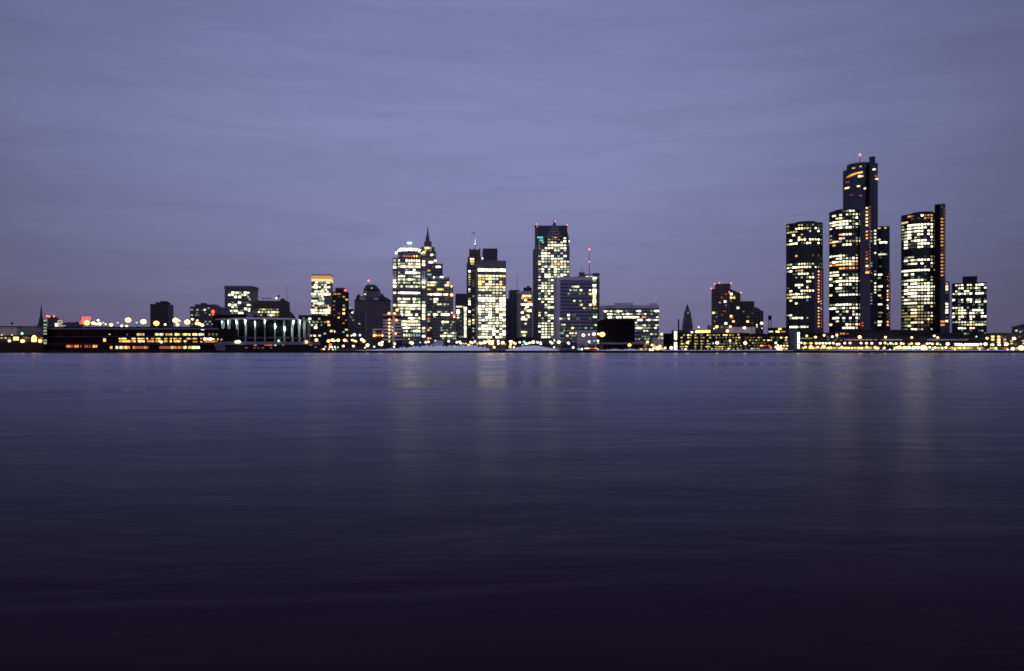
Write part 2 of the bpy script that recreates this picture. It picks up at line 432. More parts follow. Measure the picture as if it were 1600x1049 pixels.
# -- tall hotel cylinder
b = Bld('hotel_tower', 'tallest tower, dark round cylinder with red beacon on its mast', 1317, 1371, 935, 'hotel tower', vp=1344)
b.block('wall', 1317, 1371, 262, F_SHAFT, 30, bow=22)
b.block('crown', 1323, 1365, 254, plain('dark_blue_crown', (.05, .05, .065), .7), 24, ybot=263, dy=3, bow=16, main=False)
b.pts(1300, 235, 9.533, {255: "320y", 243: "425y 500d", 388: "410W 450O", 285: "530y", 448: "230n", 534: "222Y 393Y", 573: "493Y", 650: "285n", 678: "425o",
    372: "240o", 362: "270O", 352: "300O", 345: "330O", 339: "365O", 334: "400O", 330: "435O"}, 3.4, 1.9)
b.block('elevator_shaft', 1358, 1371.5, 257.5, F_SHAFT, 16, dy=1.5)
b.pts(1300, 235, 9.533, {303: "625W", 398: "655n", 448: "665Y", 404: "657o"}, 3.4, 2.2)
b.block('shaft_cap', 1358, 1367.3, 246.5, plain('dark_blue_crown', (.05, .05, .065), .7), 9, ybot=258, dy=4, main=False)
b.part('recess_shade', MB().box(X(1354.6, 930), X(1357.9, 930), 929, 946, GZ, Z(257, 930)), M_BLACK)  # black strip set before the wall, stands in for the gap's shade
b.part('mast', MB().cyl(X(1343.3, 942), 942, .5, Z(258, 942), Z(243, 942), .25, 8), M_POLE)
b.beacon(1343.3, 242.3, 7, 1.5)
shaft_lights(b, 1367.3, [362, 367, 372.5, 377.5, 382, 396.5, 430, 443.5, 449, 453.5, 458], 'w', 2.4, 2)
shaft_lights(b, 1361.3, [363, 368, 373, 378, 412, 416, 427, 440, 460, 465, 470, 475], 'g', 2, 1.8)
shaft_lights(b, 1367.3, [425, 505], 'g', 2, 1.8)
b.done()

# -- tower half hidden behind the cylinder
b = Bld('office_tower', 'narrow visible slice of a black tower standing behind the tall central cylinder', 1371, 1391, 985, 'office tower', vp=1380)
b.block('wall', 1366, 1390, 353.5, F_CURTAIN, 38, bow=6)
b.pts(1360, 340, 5.525, {90: "75y 128y", 190: "75w", 215: "90W 112W 132W", 318: "80w 100w 120w 134g", 345: "85d", 493: "80W 92w", 522: "75g", 595: "78W 92W", 625: "76g", 673: "78w", 695: "92n",
    750: "76w 90w", 822: "78g 94g", 853: "80n", 900: "76W 88w", 928: "76W", 300: "95d", 422: "85d"}, 3, 2.2)
b.block('elevator_shaft', 1383.5, 1391, 426, F_SHAFT, 12, dy=2)
b.pts(1360, 340, 5.525, {512: "143g", 538: "143d", 592: "145y", 636: "143Y", 664: "143Y", 686: "143Y", 712: "143W", 760: "145w", 784: "145W", 835: "143d", 862: "143d", 902: "145O", 928: "145O"}, 2.4, 2)
shaft_lights(b, 1389.3, arange(429, 510, 5), 'n', 1.5, 2.6)
b.done()

# -- easternmost of the four, brightest
b = Bld('office_tower', 'brightest black glass tower, nearly every floor lit, orange lights up its tall shaft', 1408, 1477, 850, 'office tower', vp=1800)
b.block('wall', 1407.6, 1463, 332.5, F_CURTAIN, 40, bow=9)
b.block('roof', 1424, 1456, 330.8, M_DARK, 18, ybot=336, dy=12, bow=6, main=False)
b.rows(1407.9, 1463, [(336.5, "..Oo..WoOO."), (341, "...n.n.OoO."), (345, "YY.......wg"), (350.7, "y.WWWWWWWWg"), (355.7, "wgWwWWWW.W."), (360.8, "gwWwWWW.WWg"), (365.8, "gwWddWW.Wwg"),
    (370.6, "gwW.wg.d.Wd"), (375.5, ".W.wWWWWdwg"), (380.5, ".WgddWWWWwg"), (385.5, ".WdddWWddWg"), (401, ".gww...n.yg"), (406, ".WgWwWWWWwd"), (411.5, ".dwWW.W..Wg"),
    (416.5, ".......y.y."), (422, "WWWWWWWWW.w"), (428, ".WdW...d..."), (433, "...g.g...y."), (437.5, "gwWWWWWg.w."), (443, "gW.WWwwWWwd"), (448, ".gWWWWWWWWW"),
    (453, "gWwWWWWWWww"), (458, ".WWWWgwgWWg"), (463, "w.wWWWWWWWw"), (468, "gWwgwwwWWgg"), (473.5, "gWWWWgwWWWw"), (479, "ddyygYY..Yd"), (484, "g.gWWww...."),
    (489, "gy.WWyygww."), (494, "gyyYYgyyyWd"), (499, ".yy.yyyyWyd"), (504, "dgdWWwW.oo."), (509, "dyWd.nnnn.."), (514.5, "dg.WWgw..w.")])
b.block('elevator_shaft', 1460, 1477, 321, F_SHAFT, 12, dy=3, vp=1469)
b.block('shaft_fin', 1460.5, 1468.5, 322.5, M_BLACK, 8, dy=-3.5, main=False, vp=1469)
shaft_lights(b, 1471.6, [344, 349, 354, 359.5, 364.5, 370, 375, 380, 385.5, 400, 405, 410.5, 416, 421, 426, 431.5], 'O', 2.9, 2.1)
shaft_lights(b, 1475.2, arange(329, 432, 5.1), 'n', 1.7, 2.8)
shaft_lights(b, 1471.6, [326, 391, 396], 'n', 2, 2)
shaft_lights(b, 1472.5, [503, 508.3], 'O', 5, 2.8)
b.done()

b = Bld('stair_tower', 'slim dark stair tower with one column of white lights beside the brightest black tower', 1473, 1484, 880, 'stair tower', vp=1478)
b.block('wall', 1472, 1483.8, 440, F_SHAFT, 14, bow=2.5)
shaft_lights(b, 1479.2, [448, 452.5, 475, 479.5, 484.5, 488.5, 502], 'W', 3, 2.4); shaft_lights(b, 1479.2, [443.5], 'o', 3, 2.4); shaft_lights(b, 1479.2, [457.5, 496], 'd', 3, 2)
b.done()

b = Bld('office_block', 'boxy dark office block with small penthouse, standing apart beyond the black glass towers', 1487, 1542, 990, 'office block', vp=1516)
b.block('wall', 1487, 1541.6, 442, F_CURTAIN, 40)
b.block('penthouse', 1503.5, 1526.5, 432, M_DARK, 20, ybot=442.5, dy=8, main=False)
b.rows(1487.4, 1541.3, [(445.5, ".wwW.ww.wWWg"), (450.5, "..wW.gwdWw.W"), (455, ".wd.wW..gg.."), (459, "wgWwWgW.WWWd"), (468.5, "W.dw.WW.gg.d"), (472, "..dg.gwdWW.W"), (476.5, "..d....d.gg."),
    (481, "wwww.g...g.."), (485, ".gwWw.dWWWw."), (489.5, "wyYWWdWwgdW."), (495, "W.wWg.WW..WW"), (499, "..w...w....."), (503.5, "gwwwwgwwddgg"), (507.5, "..dgwwOyWWWg"),
    (513, "..WWw.Ww...."), (517, "...d..r..dg."), (521.5, ".gg.gd.....g")], 2.3)
b.done()

b = Bld('office_block', 'dark block with sloping roofline cut by the edge of the view, few orange windows', 1580, 1640, 1250, 'office block', vp=1600)
Yb = b.Y; b.part('wall', MB().tops([(X(1580.5, Yb), Yb), (X(1640, Yb), Yb), (X(1640, Yb + 40), Yb + 40), (X(1580.5, Yb + 40), Yb + 40)], GZ - .3, [Z(511, Yb), Z(497, Yb), Z(497, Yb), Z(511, Yb)]), F_NAVY)
b.poly = [(X(1580, Yb), Yb), (X(1640, Yb), Yb), (X(1640, Yb), Yb + 40), (X(1580, Yb), Yb + 40)]; b.fy = Yb
b.pts(1480, 425, 8.07, {742: "870Y 920n 945n", 760: "920c", 800: "880n 930o"})
b.done()

# -- the long podium along the river at the towers' feet
b = Bld('podium', 'long low dark podium at the feet of the black towers with rows of round lamps', 1243, 1545, 800, 'podium', vp=800)
M_POD = plain('podium_concrete', (.035, .030, .030), .85, .35, .05)
b.block('terrace', 1287, 1500, 520, M_POD, 70, dy=32, main=False)
b.block('drum', 1335, 1425, 515.5, M_POD, 40, dy=50, main=False)
b.block('wall', 1243.5, 1545, 527.2, M_POD, 50, dy=6)
b.block('lower_wall', 1243.5, 1545, 534.6, M_POD, 8, dy=0.8, main=False)
M_LEDGE = plain('snowy_ledge', (.42, .42, .48), .8, .3, .3)
for x0, x1 in ((1319, 1362.5), (1366, 1370), (1377.5, 1409), (1450, 1482), (1485, 1512)):
    b.part('ledge', MB().box(X(x0, 804), X(x1, 804), 803.2, 806.0, Z(532.2, 804), Z(530.2, 804)), M_LEDGE)
b.part('light_strip', MB().box(X(1250, 805), X(1269, 805), 804.8, 805.4, Z(529.4, 805), Z(528.3, 805)), gm('g'))
b.pts(1230, 510, 11.43, {133: "885o 960o 1010o 1075n", 250: "850n 960n", 205: "890g", 187: "723d", 235: "730d"}, 3.4, 2.4)
b.poly = [(X(1243.5, 800.8), 800.8), (X(1545, 800.8), 800.8), (X(1545, 812), 812), (X(1243.5, 812), 812)]; b.fy = 800.8
# glass shopfronts on the promenade, lit amber
for x in arange(1252, 1540, 3.1):
    if 1373 < x < 1397: continue
    c = rng.choice('yyyYynd' if x < 1300 else 'yYyyyYyn') if x < 1520 else rng.choice('ynydn')
    b.win(x, 544.1, c, 2.6, 3.4)
b.pts(1230, 510, 11.43, {305: "305O 360g 420O"}, 3.2, 2)
b.win(1497.3, 538.4, 'W', 12, 3.2); b.win(1504, 539.5, 'W', 10, 2.4); b.win(1517.5, 538.8, 'W', 22, 3.4)
b.done()

b = Bld('vent_tower', 'blunt grey concrete tower with a string of white globes down its edge', 1231, 1249, 775, 'vent tower', vp=1240)
b.block('wall', 1231.5, 1246, 514.5, plain('grey_concrete', (.10, .10, .115), .85), 14)
for y in (521.3, 526, 530.3, 534.5, 539, 543.3): b.bulb(1247.6, y, 'b', 1.15, 'globe_lamp')
b.done()

b = Bld('low_building', 'low tan building with three columns of yellow windows beside the dark podium', 1545, 1640, 815, 'low building', vp=800)
b.block('wall', 1544, 1640, 522, plain('dim_tan', (.10, .08, .055), .85), 40)
b.block('roof', 1548, 1580, 520.6, M_DARK, 20, ybot=523, dy=5, main=False)
b.pts(1480, 505, 13.333, {284: "945Y 1070Y 1500d", 345: "945Y 1070Y 1195w", 372: "1335y 1580y", 400: "945d 1070Y 1195y", 425: "1335y 1595y", 453: "930Y 1070Y 1215W 1410d",
    525: "905y 965y 1005Y 1120n 1195r 1240o 1445y 1560n", 440: "1430d", 300: "1120n 1200n"}, 4, 2.4)
b.done()

# ================================================================== downtown (middle of the view)
# -- parking structure on the river
b = Bld('parking_garage', 'long open parking garage with six decks of small yellow lights by the water', 1055, 1232, 770, 'parking garage', vp=800)
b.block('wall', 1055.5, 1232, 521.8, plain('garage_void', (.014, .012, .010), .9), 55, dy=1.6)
M_DECK = plain('garage_parapet', (.045, .042, .036), .9)
Yg = 770
for i, y in enumerate((525.7, 530.0, 534.5, 538.7, 543.2)):
    b.part('deck_rail', MB().box(X(1056, Yg), X(1232, Yg), Yg, Yg + 1.4, Z(y + .9, Yg), Z(y - .5, Yg)), M_DECK)
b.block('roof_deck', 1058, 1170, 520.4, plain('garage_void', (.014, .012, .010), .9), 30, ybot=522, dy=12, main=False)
b.pts(1050, 505, 16.0, {300: "300y 405Y 465y 580y 735y 890Y 955y 1040y 1110v 1175y 1295Y 1355Y 1450y 1520v", 365: "240Y 405Y 460v 580y 625v 735y 790v 950y 1110v 1200u 1270u 1350v 1440u 1530v 1590v",
    450: "240o 450v 580v 625v 735y 785u 890y 1190u 1310v 1370u 1450Y 1590v", 520: "245Y 300v 410y 580y 620y 735y 775u 890y 935v 1020c 1190u 1240u 1300v 1370u 1450v 1520u 1590v",
    590: "215y 240y 290v 360Y 580y 735y 850y 890Y 935y 1085y 1140y 1200y 1260y 1330u 1400u 1460v", 645: "250y 580v 735v 900v 1000Y 1090y 1140v 1185v 1250y 1330u 1415Y 1500u 1540v"}, 2.7, 1.7)
b.pts(1130, 505, 12.31, {225: "130y 180u 290y", 280: "190u 245y 305Y 430u 480u 540u 590u 680y 730u 930y 970u 1040u 1110Y 1160u 1210Y", 330: "130Y 250y 310u 430u 515y 575u 635y 690u 785Y 870Y 920y 1040u 1205Y",
    385: "130v 190u 250y 310u 570y 620u 680u 740u 800u 1170u 1220y", 436: "130v 205u 270u 335v 430u 500u 600u 660u 880v 1040y 1110Y 1170Y 1230Y", 490: "105Y 190u 275y 340u 440u 550Y 600v 650v 690v 1165Y 1215Y"}, 2.7, 1.7)
b.pts(1130, 505, 12.31, {432: "735O 790r 815r"}, 4, 2.2)
b.done()
b = Bld('ticket_booth', 'small tan booth building at the foot of the parking garage', 1189, 1208, 752, 'booth', vp=1198)
b.block('wall', 1189.5, 1207.5, 544.0, M_TAN, 8); b.block('roof', 1188.8, 1208.3, 543.2, M_DARK, 9.5, ybot=544, dy=-.6, main=False)
b.beacon(1204.2, 543, -1, .9, 'r')
b.done()
b = Bld('stair_tower', 'dark stair tower on the garage corner with two stacks of white tube lights', 1050, 1057, 764, 'stair tower', vp=1054)
b.block('wall', 1049.5, 1057.5, 516.5, M_BLACK, 9)
for y, c in ((519.7, 'w'), (524, 'W'), (528.5, 'W'), (537, 'W'), (541, 'W'), (545, 'W')):
    b.win(1055.5, y, c, 4.3, 3.6)
b.win(1055.8, 531.6, 'g', 2.5, 2)
b.done()
b = Bld('low_building', 'dark flat low building with a bright orange row of globes behind the garage', 1058, 1110, 850, 'low building', vp=1080)
b.block('wall', 1058, 1110, 515.8, plain('dark_render', (.06, .05, .05), .9), 30)
for x in (1088.5, 1092.3, 1096.2, 1099.8, 1103.6, 1107.8): b.bulb(x, 518.6 - (x - 1088) * .03, 'Y', 1.35, 'globe_lamp')
b.bulb(1081, 519.7, 'b', 1.0, 'globe_lamp')
b.done()
b = Bld('low_building', 'squat tan building with a flat roof in front of the stepped apartment towers', 1105, 1140, 900, 'low building', vp=1120)
b.block('wall', 1105, 1141, 508.3, plain('dark_tan', (.14, .12, .09), .9), 30)
b.pts(1050, 505, 16.0, {100: "960d 1245g", 120: "1340d"}, 3, 2.4)
b.done()
b = Bld('warehouse', 'blank grey violet windowless block behind the parking garage', 1137, 1181, 880, 'warehouse', vp=1160)
b.block('wall', 1137, 1180, 511.3, M_VPALE, 26)
b.done()
b = Bld('low_building', 'small dark building with lit windows beneath the water tank on stilts', 1199, 1233, 840, 'low building', vp=1215)
b.block('wall', 1199.5, 1232, 512.3, M_BLACK, 22)
b.pts(1130, 505, 12.31, {113: "1085Y 1105y", 165: "890g 915w 940w 1035Y 1055Y 1135y 1180o"}, 3.4, 2.4)
b.done()
b = Bld('water_tank', 'dark boxy water tank on thin stilts above low roofs', 1200, 1206, 905, 'water tank')
Yt = 905; zt, zb_ = Z(493.5, Yt), Z(500.3, Yt)
b.part('tank', MB().cyl(X(1202.8, Yt), Yt, 1.95, zb_, zt, n=14).cyl(X(1202.8, Yt), Yt, 2.05, zt, zt + .5, .2, n=14), M_BLACK)
for dx in (-1.4, 1.4):
    for dyy in (-1.4, 1.4):
        b.part('leg', MB().box(X(1202.8, Yt) + dx - .18, X(1202.8, Yt) + dx + .18, Yt + dyy - .18, Yt + dyy + .18, GZ - .2, zb_), M_POLE)

# -- stepped apartment towers with red beacons
b = Bld('apartment_tower', 'dark stepped apartment tower ringed by red rooftop beacons', 1111, 1157, 1060, 'apartment tower', vp=1135)
b.block('wall', 1111.6, 1140.5, 451.5, F_DARKBRICK, 30)
b.block('crown', 1117, 1141.2, 443.5, F_DARKBRICK, 22, ybot=452, dy=4, main=False)
ya = 1062
b.part('wing', MB().tops([(X(1140.5, ya), ya), (X(1156.8, ya), ya), (X(1156.8, ya), ya + 24), (X(1140.5, ya), ya + 24)], GZ - .3, [Z(451.5, ya), Z(458.8, ya), Z(458.8, ya), Z(451.5, ya)]), F_DARKBRICK)
for px, py in ((1111.3, 451), (1116.8, 444), (1124, 442.3), (1142.3, 442.8), (1157.8, 457.4)): b.beacon(px, py, 1, 1.0)
b.beacon(1139.3, 456.5, -1.2, 1.0, 'r')
b.pts(1100, 435, 11.65, {290: "400n", 350: "325n", 425: "382W", 440: "288y", 600: "350n 388n", 628: "170Y 215d", 668: "328n", 700: "225d", 780: "190n", 822: "396W", 495: "398d"}, 3, 2.5)
b.poly = [(X(1140.5, ya), ya), (X(1156.8, ya), ya), (X(1156.8, ya), ya + 24), (X(1140.5, ya), ya + 24)]; b.fy = ya
b.pts(1100, 435, 11.65, {288: "495W", 318: "542d", 355: "490Y 545Y", 415: "490d", 540: "617W", 690: "490Y", 722: "490o 512o", 787: "535Y", 880: "480w"}, 3.2, 2.6)
b.done()
b = Bld('apartment_tower', 'lower dark stepped apartment block with stair-like roofline, joined beside the beaconed tower', 1157, 1193, 1070, 'apartment tower', vp=1175)
b.block('wall', 1155.6, 1178.6, 480.5, F_DARKBRICK, 26)
b.block('crown', 1156.6, 1178.6, 470.8, F_DARKBRICK, 18, ybot=481, dy=3, main=False)
b.block('stair_step', 1178.7, 1183.4, 480.6, F_DARKBRICK, 24, dy=1, main=False)
b.block('stair_step', 1183.5, 1187.6, 482.4, F_DARKBRICK, 24, dy=1, main=False)
b.block('stair_step', 1187.7, 1192.7, 485.6, F_DARKBRICK, 24, dy=1, main=False)
b.pts(1100, 435, 11.65, {787: "793Y", 815: "880n", 640: "880d", 605: "720d", 700: "800d"}, 3, 2.4)
b.poly = [(X(1178.7, 1071), 1071), (X(1192.7, 1071), 1071), (X(1192.7, 1090), 1090), (X(1178.7, 1090), 1090)]; b.fy = 1071
b.pts(1100, 435, 11.65, {680: "955d", 850: "955y", 886: "955g", 820: "1045W", 912: "1045g"}, 3.2, 2.6)
b.done()

# -- old county building tower
b = Bld('clock_tower', 'slender old stone tower tapering in tiers to a pointed spire', 1067, 1081, 1280, 'tower', vp=1074)
Yo = 1280; cx = X(1073.9, Yo); s_ = S(Yo)
def sq(x, y, h): return [(x - h, y - h), (x + h, y - h), (x + h, y + h), (x - h, y + h)]
b.part('shaft', MB().prism(sq(cx, Yo, 6.7 * s_), GZ, Z(507, Yo)).prism(sq(cx, Yo, 6.6 * s_), Z(507, Yo), Z(498, Yo), sq(cx, Yo, 5.6 * s_)), F_GRANITE)
b.part('belfry', MB().prism(sq(cx, Yo, 5.2 * s_), Z(498, Yo), Z(488, Yo), sq(cx, Yo, 4.2 * s_)).prism(sq(cx, Yo, 4.6 * s_), Z(488, Yo), Z(487, Yo)), F_GRANITE)
b.part('lantern', MB().cyl(cx, Yo, 3.6 * s_, Z(487, Yo), Z(482, Yo), 2.6 * s_, 8), F_GRANITE)
b.part('spire', MB().cyl(cx, Yo, 2.8 * s_, Z(482, Yo), Z(474.5, Yo), .1, 8), M_COPPER)
b.poly = [(cx - 5, Yo - 5 * s_), (cx + 5, Yo - 5 * s_), (cx + 5, Yo), (cx - 5, Yo)]; b.fy = Yo - 5 * s_
b.win(1075, 489, 'g', 3, 2.2)
b.done()
b = Bld('chimney', 'thin dark chimney stack beside the old stone tower', 1059, 1062, 1200, 'chimney')
b.part('stack', MB().cyl(X(1060.2, 1200), 1200, 1.25, GZ, Z(500, 1200), 1.1), M_DARK)
b.part('cap', MB().cyl(X(1060.2, 1200), 1200, 1.55, Z(500.8, 1200), Z(499.6, 1200)), M_DARK)

# -- office slab behind the black box
b = Bld('office_slab', 'broad office slab with pinkish parapet and bands of greenish white windows', 937, 1030, 1010, 'office slab', vp=960)
b.block('wall', 940.3, 1029.3, 482.0, F_BAND, 34)
b.block('parapet', 940.0, 1029.8, 477.3, M_VPALE, 35, ybot=482.0, dy=-.4, main=False)
b.block('penthouse', 959.5, 989.3, 473.4, M_VPALE, 12, ybot=477.4, dy=8, main=False)
b.block('penthouse', 1014.8, 1026.8, 474.2, M_VPALE, 12, ybot=477.4, dy=8, main=False)
b.block('side_pier', 937, 943.2, 477.8, M_PIER, 3, dy=-1.0, main=False)
b.pts(935, 465, 12.343, {265: "130W 160w 205g 245w 310g 330g 380W 440w 475d 540g 600d 745w 790W 825g 1020g 1065g 1110W 1145W",
    322: "185w 225W 260w 325w 390g 470w 505g 560W 600w 640w 745g 785w 830d 870g 905w 1025g", 382: "205W 235W 295g 365W 420W 500W 535W 570W 605W 640W 675W 720W 765W 865O 905o 1135w",
    436: "775W 820W 935w 975W 1025g 1070w 1110w 1145w", 487: "725w", 540: "725g 755g 815d 865w 895w 980g 1120w 1150g", 590: "740W 780W 815W 855g 900g 945g 975g 1010d 1100W",
    645: "725d 885w 940w", 708: "1020w 1050g 1105g", 757: "850g 905g 965d", 802: "725g 785g 905g 965g", 870: "835d"})
b.done()
b = Bld('auditorium', 'windowless black box auditorium on a pale ledge by the river', 938, 1005, 800, 'auditorium', vp=800)
b.block('wall', 940.2, 991.6, 499.7, M_BLACK, 45)
b.block('terrace', 937.5, 1004.5, 536.2, plain('slot_dark', (.010, .010, .011), .9), 30, dy=-12)
b.block('ledge', 936.5, 1005, 535.4, plain('grey_ledge', (.20, .20, .24), .85), 31, ybot=538.2, dy=-13.2, main=False)
b.part('end_wall', MB().box(X(937, 787), X(942.5, 787), 786.4, 787.6, GZ - .2, Z(538.2, 787)), plain('brownish_concrete', (.14, .125, .125), .9))
b.win(1001, 545.3, 'o', 5, 1.8)
b.done()
b = Bld('low_building', 'small pale stucco building lit warm at its foot beside the black box', 1019, 1036, 790, 'low building', vp=1028)
b.block('wall', 1020, 1035.7, 528.5, M_TAN, 16)
b.block('annex', 1003, 1020, 536.5, plain('dark_tan', (.14, .12, .09), .9), 12, dy=3, main=False)
b.pts(890, 500, 9.41, {270: "1315y 1360y", 385: "1250y 1330Y", 410: "1240Y 1290W 1335Y", 430: "1250y 1300Y 1350y 1365y"}, 3.6, 2.4)
b.pts(890, 500, 9.41, {352: "1120o 1150o", 385: "1110n", 430: "1090g 1120y"}, 4, 2.4)
b.done()
b = Bld('low_building', 'windowless dark block between the pale stucco building and the garage stair tower', 1036, 1052, 800, 'low building', vp=1044)
b.block('wall', 1036.2, 1051.5, 521.2, M_BLACK, 24)
b.done()

# -- violet gridded office with blank end pier
b = Bld('office_block', 'violet grey gridded office block with a blank pale end pier, half its windows dark', 871, 933, 960, 'office block', vp=700)
b.block('wall', 875.4, 926, 438.4, F_VIOLET, 36)
b.block('parapet', 875.0, 926.3, 432.6, M_VPALE, 37, ybot=438.4, dy=-.4, main=False)
b.block('end_pier', 870.4, 875.3, 433.6, M_PIER, 30, dy=.6, main=False)
b.block('wing', 926.2, 933.2, 478, plain('dim_slate', (.09, .09, .12), .8), 30, dy=1.2, main=False)
b.pts(865, 420, 9.125, {257: "265g 295w 325w 350w", 308: "240w 290g 320g 350d 390W 520w", 360: "215g 250d 375g 430d 520Y 545Y", 460: "295w 380g 450d", 515: "395Y 525W",
    562: "435w 460d 480n 520n", 663: "212W 270d 300d", 715: "100w 125g 160d 215w 335d 355d 520d", 800: "125w 155w 265d 310d 375d", 847: "115d 150d 270Y 305n 370d 460g 540g",
    885: "150g 205d 240d 320d", 920: "105g 130g 240w 270w 320w", 957: "195O 265g 300g", 995: "105d 150d 250d", 1030: "130d 285d"}, 3.3, 2.4)
Yv = 961; b.poly = [(X(926.2, Yv), Yv), (X(933.2, Yv), Yv), (X(933.2, Yv + 20), Yv + 20), (X(926.2, Yv + 20), Yv + 20)]; b.fy = Yv
b.pts(865, 420, 9.125, {568: "575g 610g", 655: "575g 615g", 690: "575w 600W", 805: "575d 600w"}, 3.3, 2.4)
b.done()
b = Bld('office_tower', 'brown tower with a glowing yellow stairwell rising behind the violet grey office', 905, 937, 1040, 'office tower', vp=760)
b.block('wall', 905.5, 936.8, 429.0, F_BRICK, 30)
b.block('parapet', 905.5, 913.5, 425.7, F_BRICK, 12, ybot=429.2, dy=2, main=False)
b.block('penthouse', 927.5, 936.8, 426.8, F_BRICK, 14, ybot=429.2, dy=2, main=False)
b.pts(865, 420, 9.125, {145: "390W 412W 435W 490W 540W", 118: "480w 535w", 135: "585W", 170: "580g", 238: "580W", 262: "580g", 305: "580W", 325: "580W", 345: "580W", 370: "580Y", 400: "580w", 420: "580y",
    445: "580W", 470: "580Y", 490: "580w", 510: "580Y", 530: "580y", 125: "635d", 325: "580W 635d"}, 5, 2.6)
b.part('mast', MB().cyl(X(920.8, 1050), 1050, .45, Z(430, 1050), Z(389, 1050), .2, 8), M_POLE)
b.part('mast', MB().cyl(X(909.3, 1050), 1050, .3, Z(427, 1050), Z(418, 1050), .2, 8), M_POLE)
b.beacon(920.8, 390, 9, 1.35, 'p'); b.beacon(920.8, 409.3, 9, .9, 'p')
b.done()
b = Bld('low_building', 'pale blank low building beneath the violet grey office, street lamps before it', 902, 941, 870, 'low building', vp=880)
b.block('wall', 901.8, 934, 516.3, M_VPALE, 30)
b.block('pier', 933.5, 939.8, 499.5, M_PIER, 10, dy=1.5, main=False)
b.done()

# -- gabled postmodern tower
b = Bld('gabled_tower', 'tall granite tower with a pointed gable and three red-tipped spires', 832, 890, 1160, 'office tower', vp=770)
b.block('wall', 839.3, 890, 383.0, F_GREYTOWER, 44)
Y1 = b.Y
b.block('upper_wall', 841.2, 886.2, 352.8, F_NAVY, 40, ybot=383.0, dy=1.2, main=False)
def gable(x0, xm, x1, yb, ym, Yf, th):
    return MB().add([(X(x0, Yf), Yf, Z(yb, Yf)), (X(x1, Yf), Yf, Z(yb, Yf)), (X(xm, Yf), Yf, Z(ym, Yf)), (X(x0, Yf), Yf + th, Z(yb, Yf)), (X(x1, Yf), Yf + th, Z(yb, Yf)), (X(xm, Yf), Yf + th, Z(ym, Yf))],
                    [[0, 1, 2], [5, 4, 3], [0, 3, 4, 1], [1, 4, 5, 2], [2, 5, 3, 0]])
b.part('gable', gable(853.5, 866.2, 878.5, 371, 345.5, Y1 - 1.0, 20), F_GREYTOWER)
for x0, x1 in ((839.3, 843.5), (884.3, 888.8)):
    b.part('shoulder', MB().tops([(X(x0, Y1), Y1 - .4), (X(x1, Y1), Y1 - .4), (X(x1, Y1), Y1 + 36), (X(x0, Y1), Y1 + 36)], Z(383, Y1), [Z(372, Y1) if x0 < 860 else Z(353, Y1), Z(353, Y1) if x0 < 860 else Z(372, Y1)] * 1 + [Z(353, Y1) if x0 < 860 else Z(372, Y1), Z(372, Y1) if x0 < 860 else Z(353, Y1)]), F_NAVY)
for px, y0, y1_ in ((836.8, 356, 347), (866.2, 347, 343), (884.9, 356, 348)):
    b.part('spire', MB().cyl(X(px, Y1 + 4), Y1 + 4, 1.5, Z(y0, Y1), Z(y1_ + 2, Y1), 1.1, 8).cyl(X(px, Y1 + 4), Y1 + 4, 1.1, Z(y1_ + 2, Y1), Z(y1_ - 1, Y1), .1, 8), M_COPPER)
    b.beacon(px + .8, y1_ + 3.2, .5, 1.15)
b.part('side_wall', MB().tops([(X(832.5, Y1 + 22), Y1 + 22), (X(839.2, Y1 + 2), Y1 + 2), (X(841.2, Y1 + 5), Y1 + 5), (X(838, Y1 + 40), Y1 + 40)], GZ - .2, [Z(388, Y1), Z(384, Y1), Z(384, Y1), Z(388, Y1)]), F_GREYTOWER)
b.part('side_wall', MB().tops([(X(835.6, Y1 + 22), Y1 + 22), (X(841, Y1 + 3), Y1 + 3), (X(842, Y1 + 8), Y1 + 8), (X(838.5, Y1 + 38), Y1 + 38)], Z(390, Y1), [Z(354, Y1)] * 4), F_NAVY)
b.rows(840.5, 890.1, [(367.5, "......... "), (370, "...wWWw..."), (372.5, "........W."), (374.3, "...onnn..."), (377, "........WW"), (379, "dg.gww.wgg"), (383.5, "d..WWWWWwd"), (388, "d.wWwggwW."), (391.5, ".wg..ww.w."),
    (396, ".WWw.d.w.."), (400.5, "gWWwW.g.W."), (404.5, ".WwgWwwW.."), (409, "wWwgwWgWww"), (413, "Ydd.yyYyyd"), (417, ".wWgWWgWWg"), (421, "gW.w.Wwggg"), (425, "dw.gdWgdww"), (429.5, "d.WWdWgWWd"),
    (433, "w.WWwgwW.."), (438, "w..gWY...."), (442.5, ".wwgdw...."), (446.5, "gWwgww...."), (450.5, "wwwgww...."), (455, ".WgWww...."), (459, "g.gw......"), (463.5, "d.W.wW...."),
    (467.5, "wgwWW.g..."), (472, ".w.wWw...."), (476.5, "..wg.w...."), (480.5, "..gWWW...."), (485, "...d.YW..."), (489, "y.w...y..."), (493, "w.gWw.g..."), (497.5, ".g.gWW...."),
    (501.5, ".d.w.ww..."), (505.5, "gwwgww...."), (510, "WwwgwW...."), (514.5, ".wwgwww..."), (518.5, "wwwgwww..."), (523, ".wwgwwg..."), (527, ".WWwdd....")], 2.2, .74)
b.win(844, 371.5, 'c', 9, 2.6); b.win(845.8, 375.8, 'c', 6, 2)
b.done()

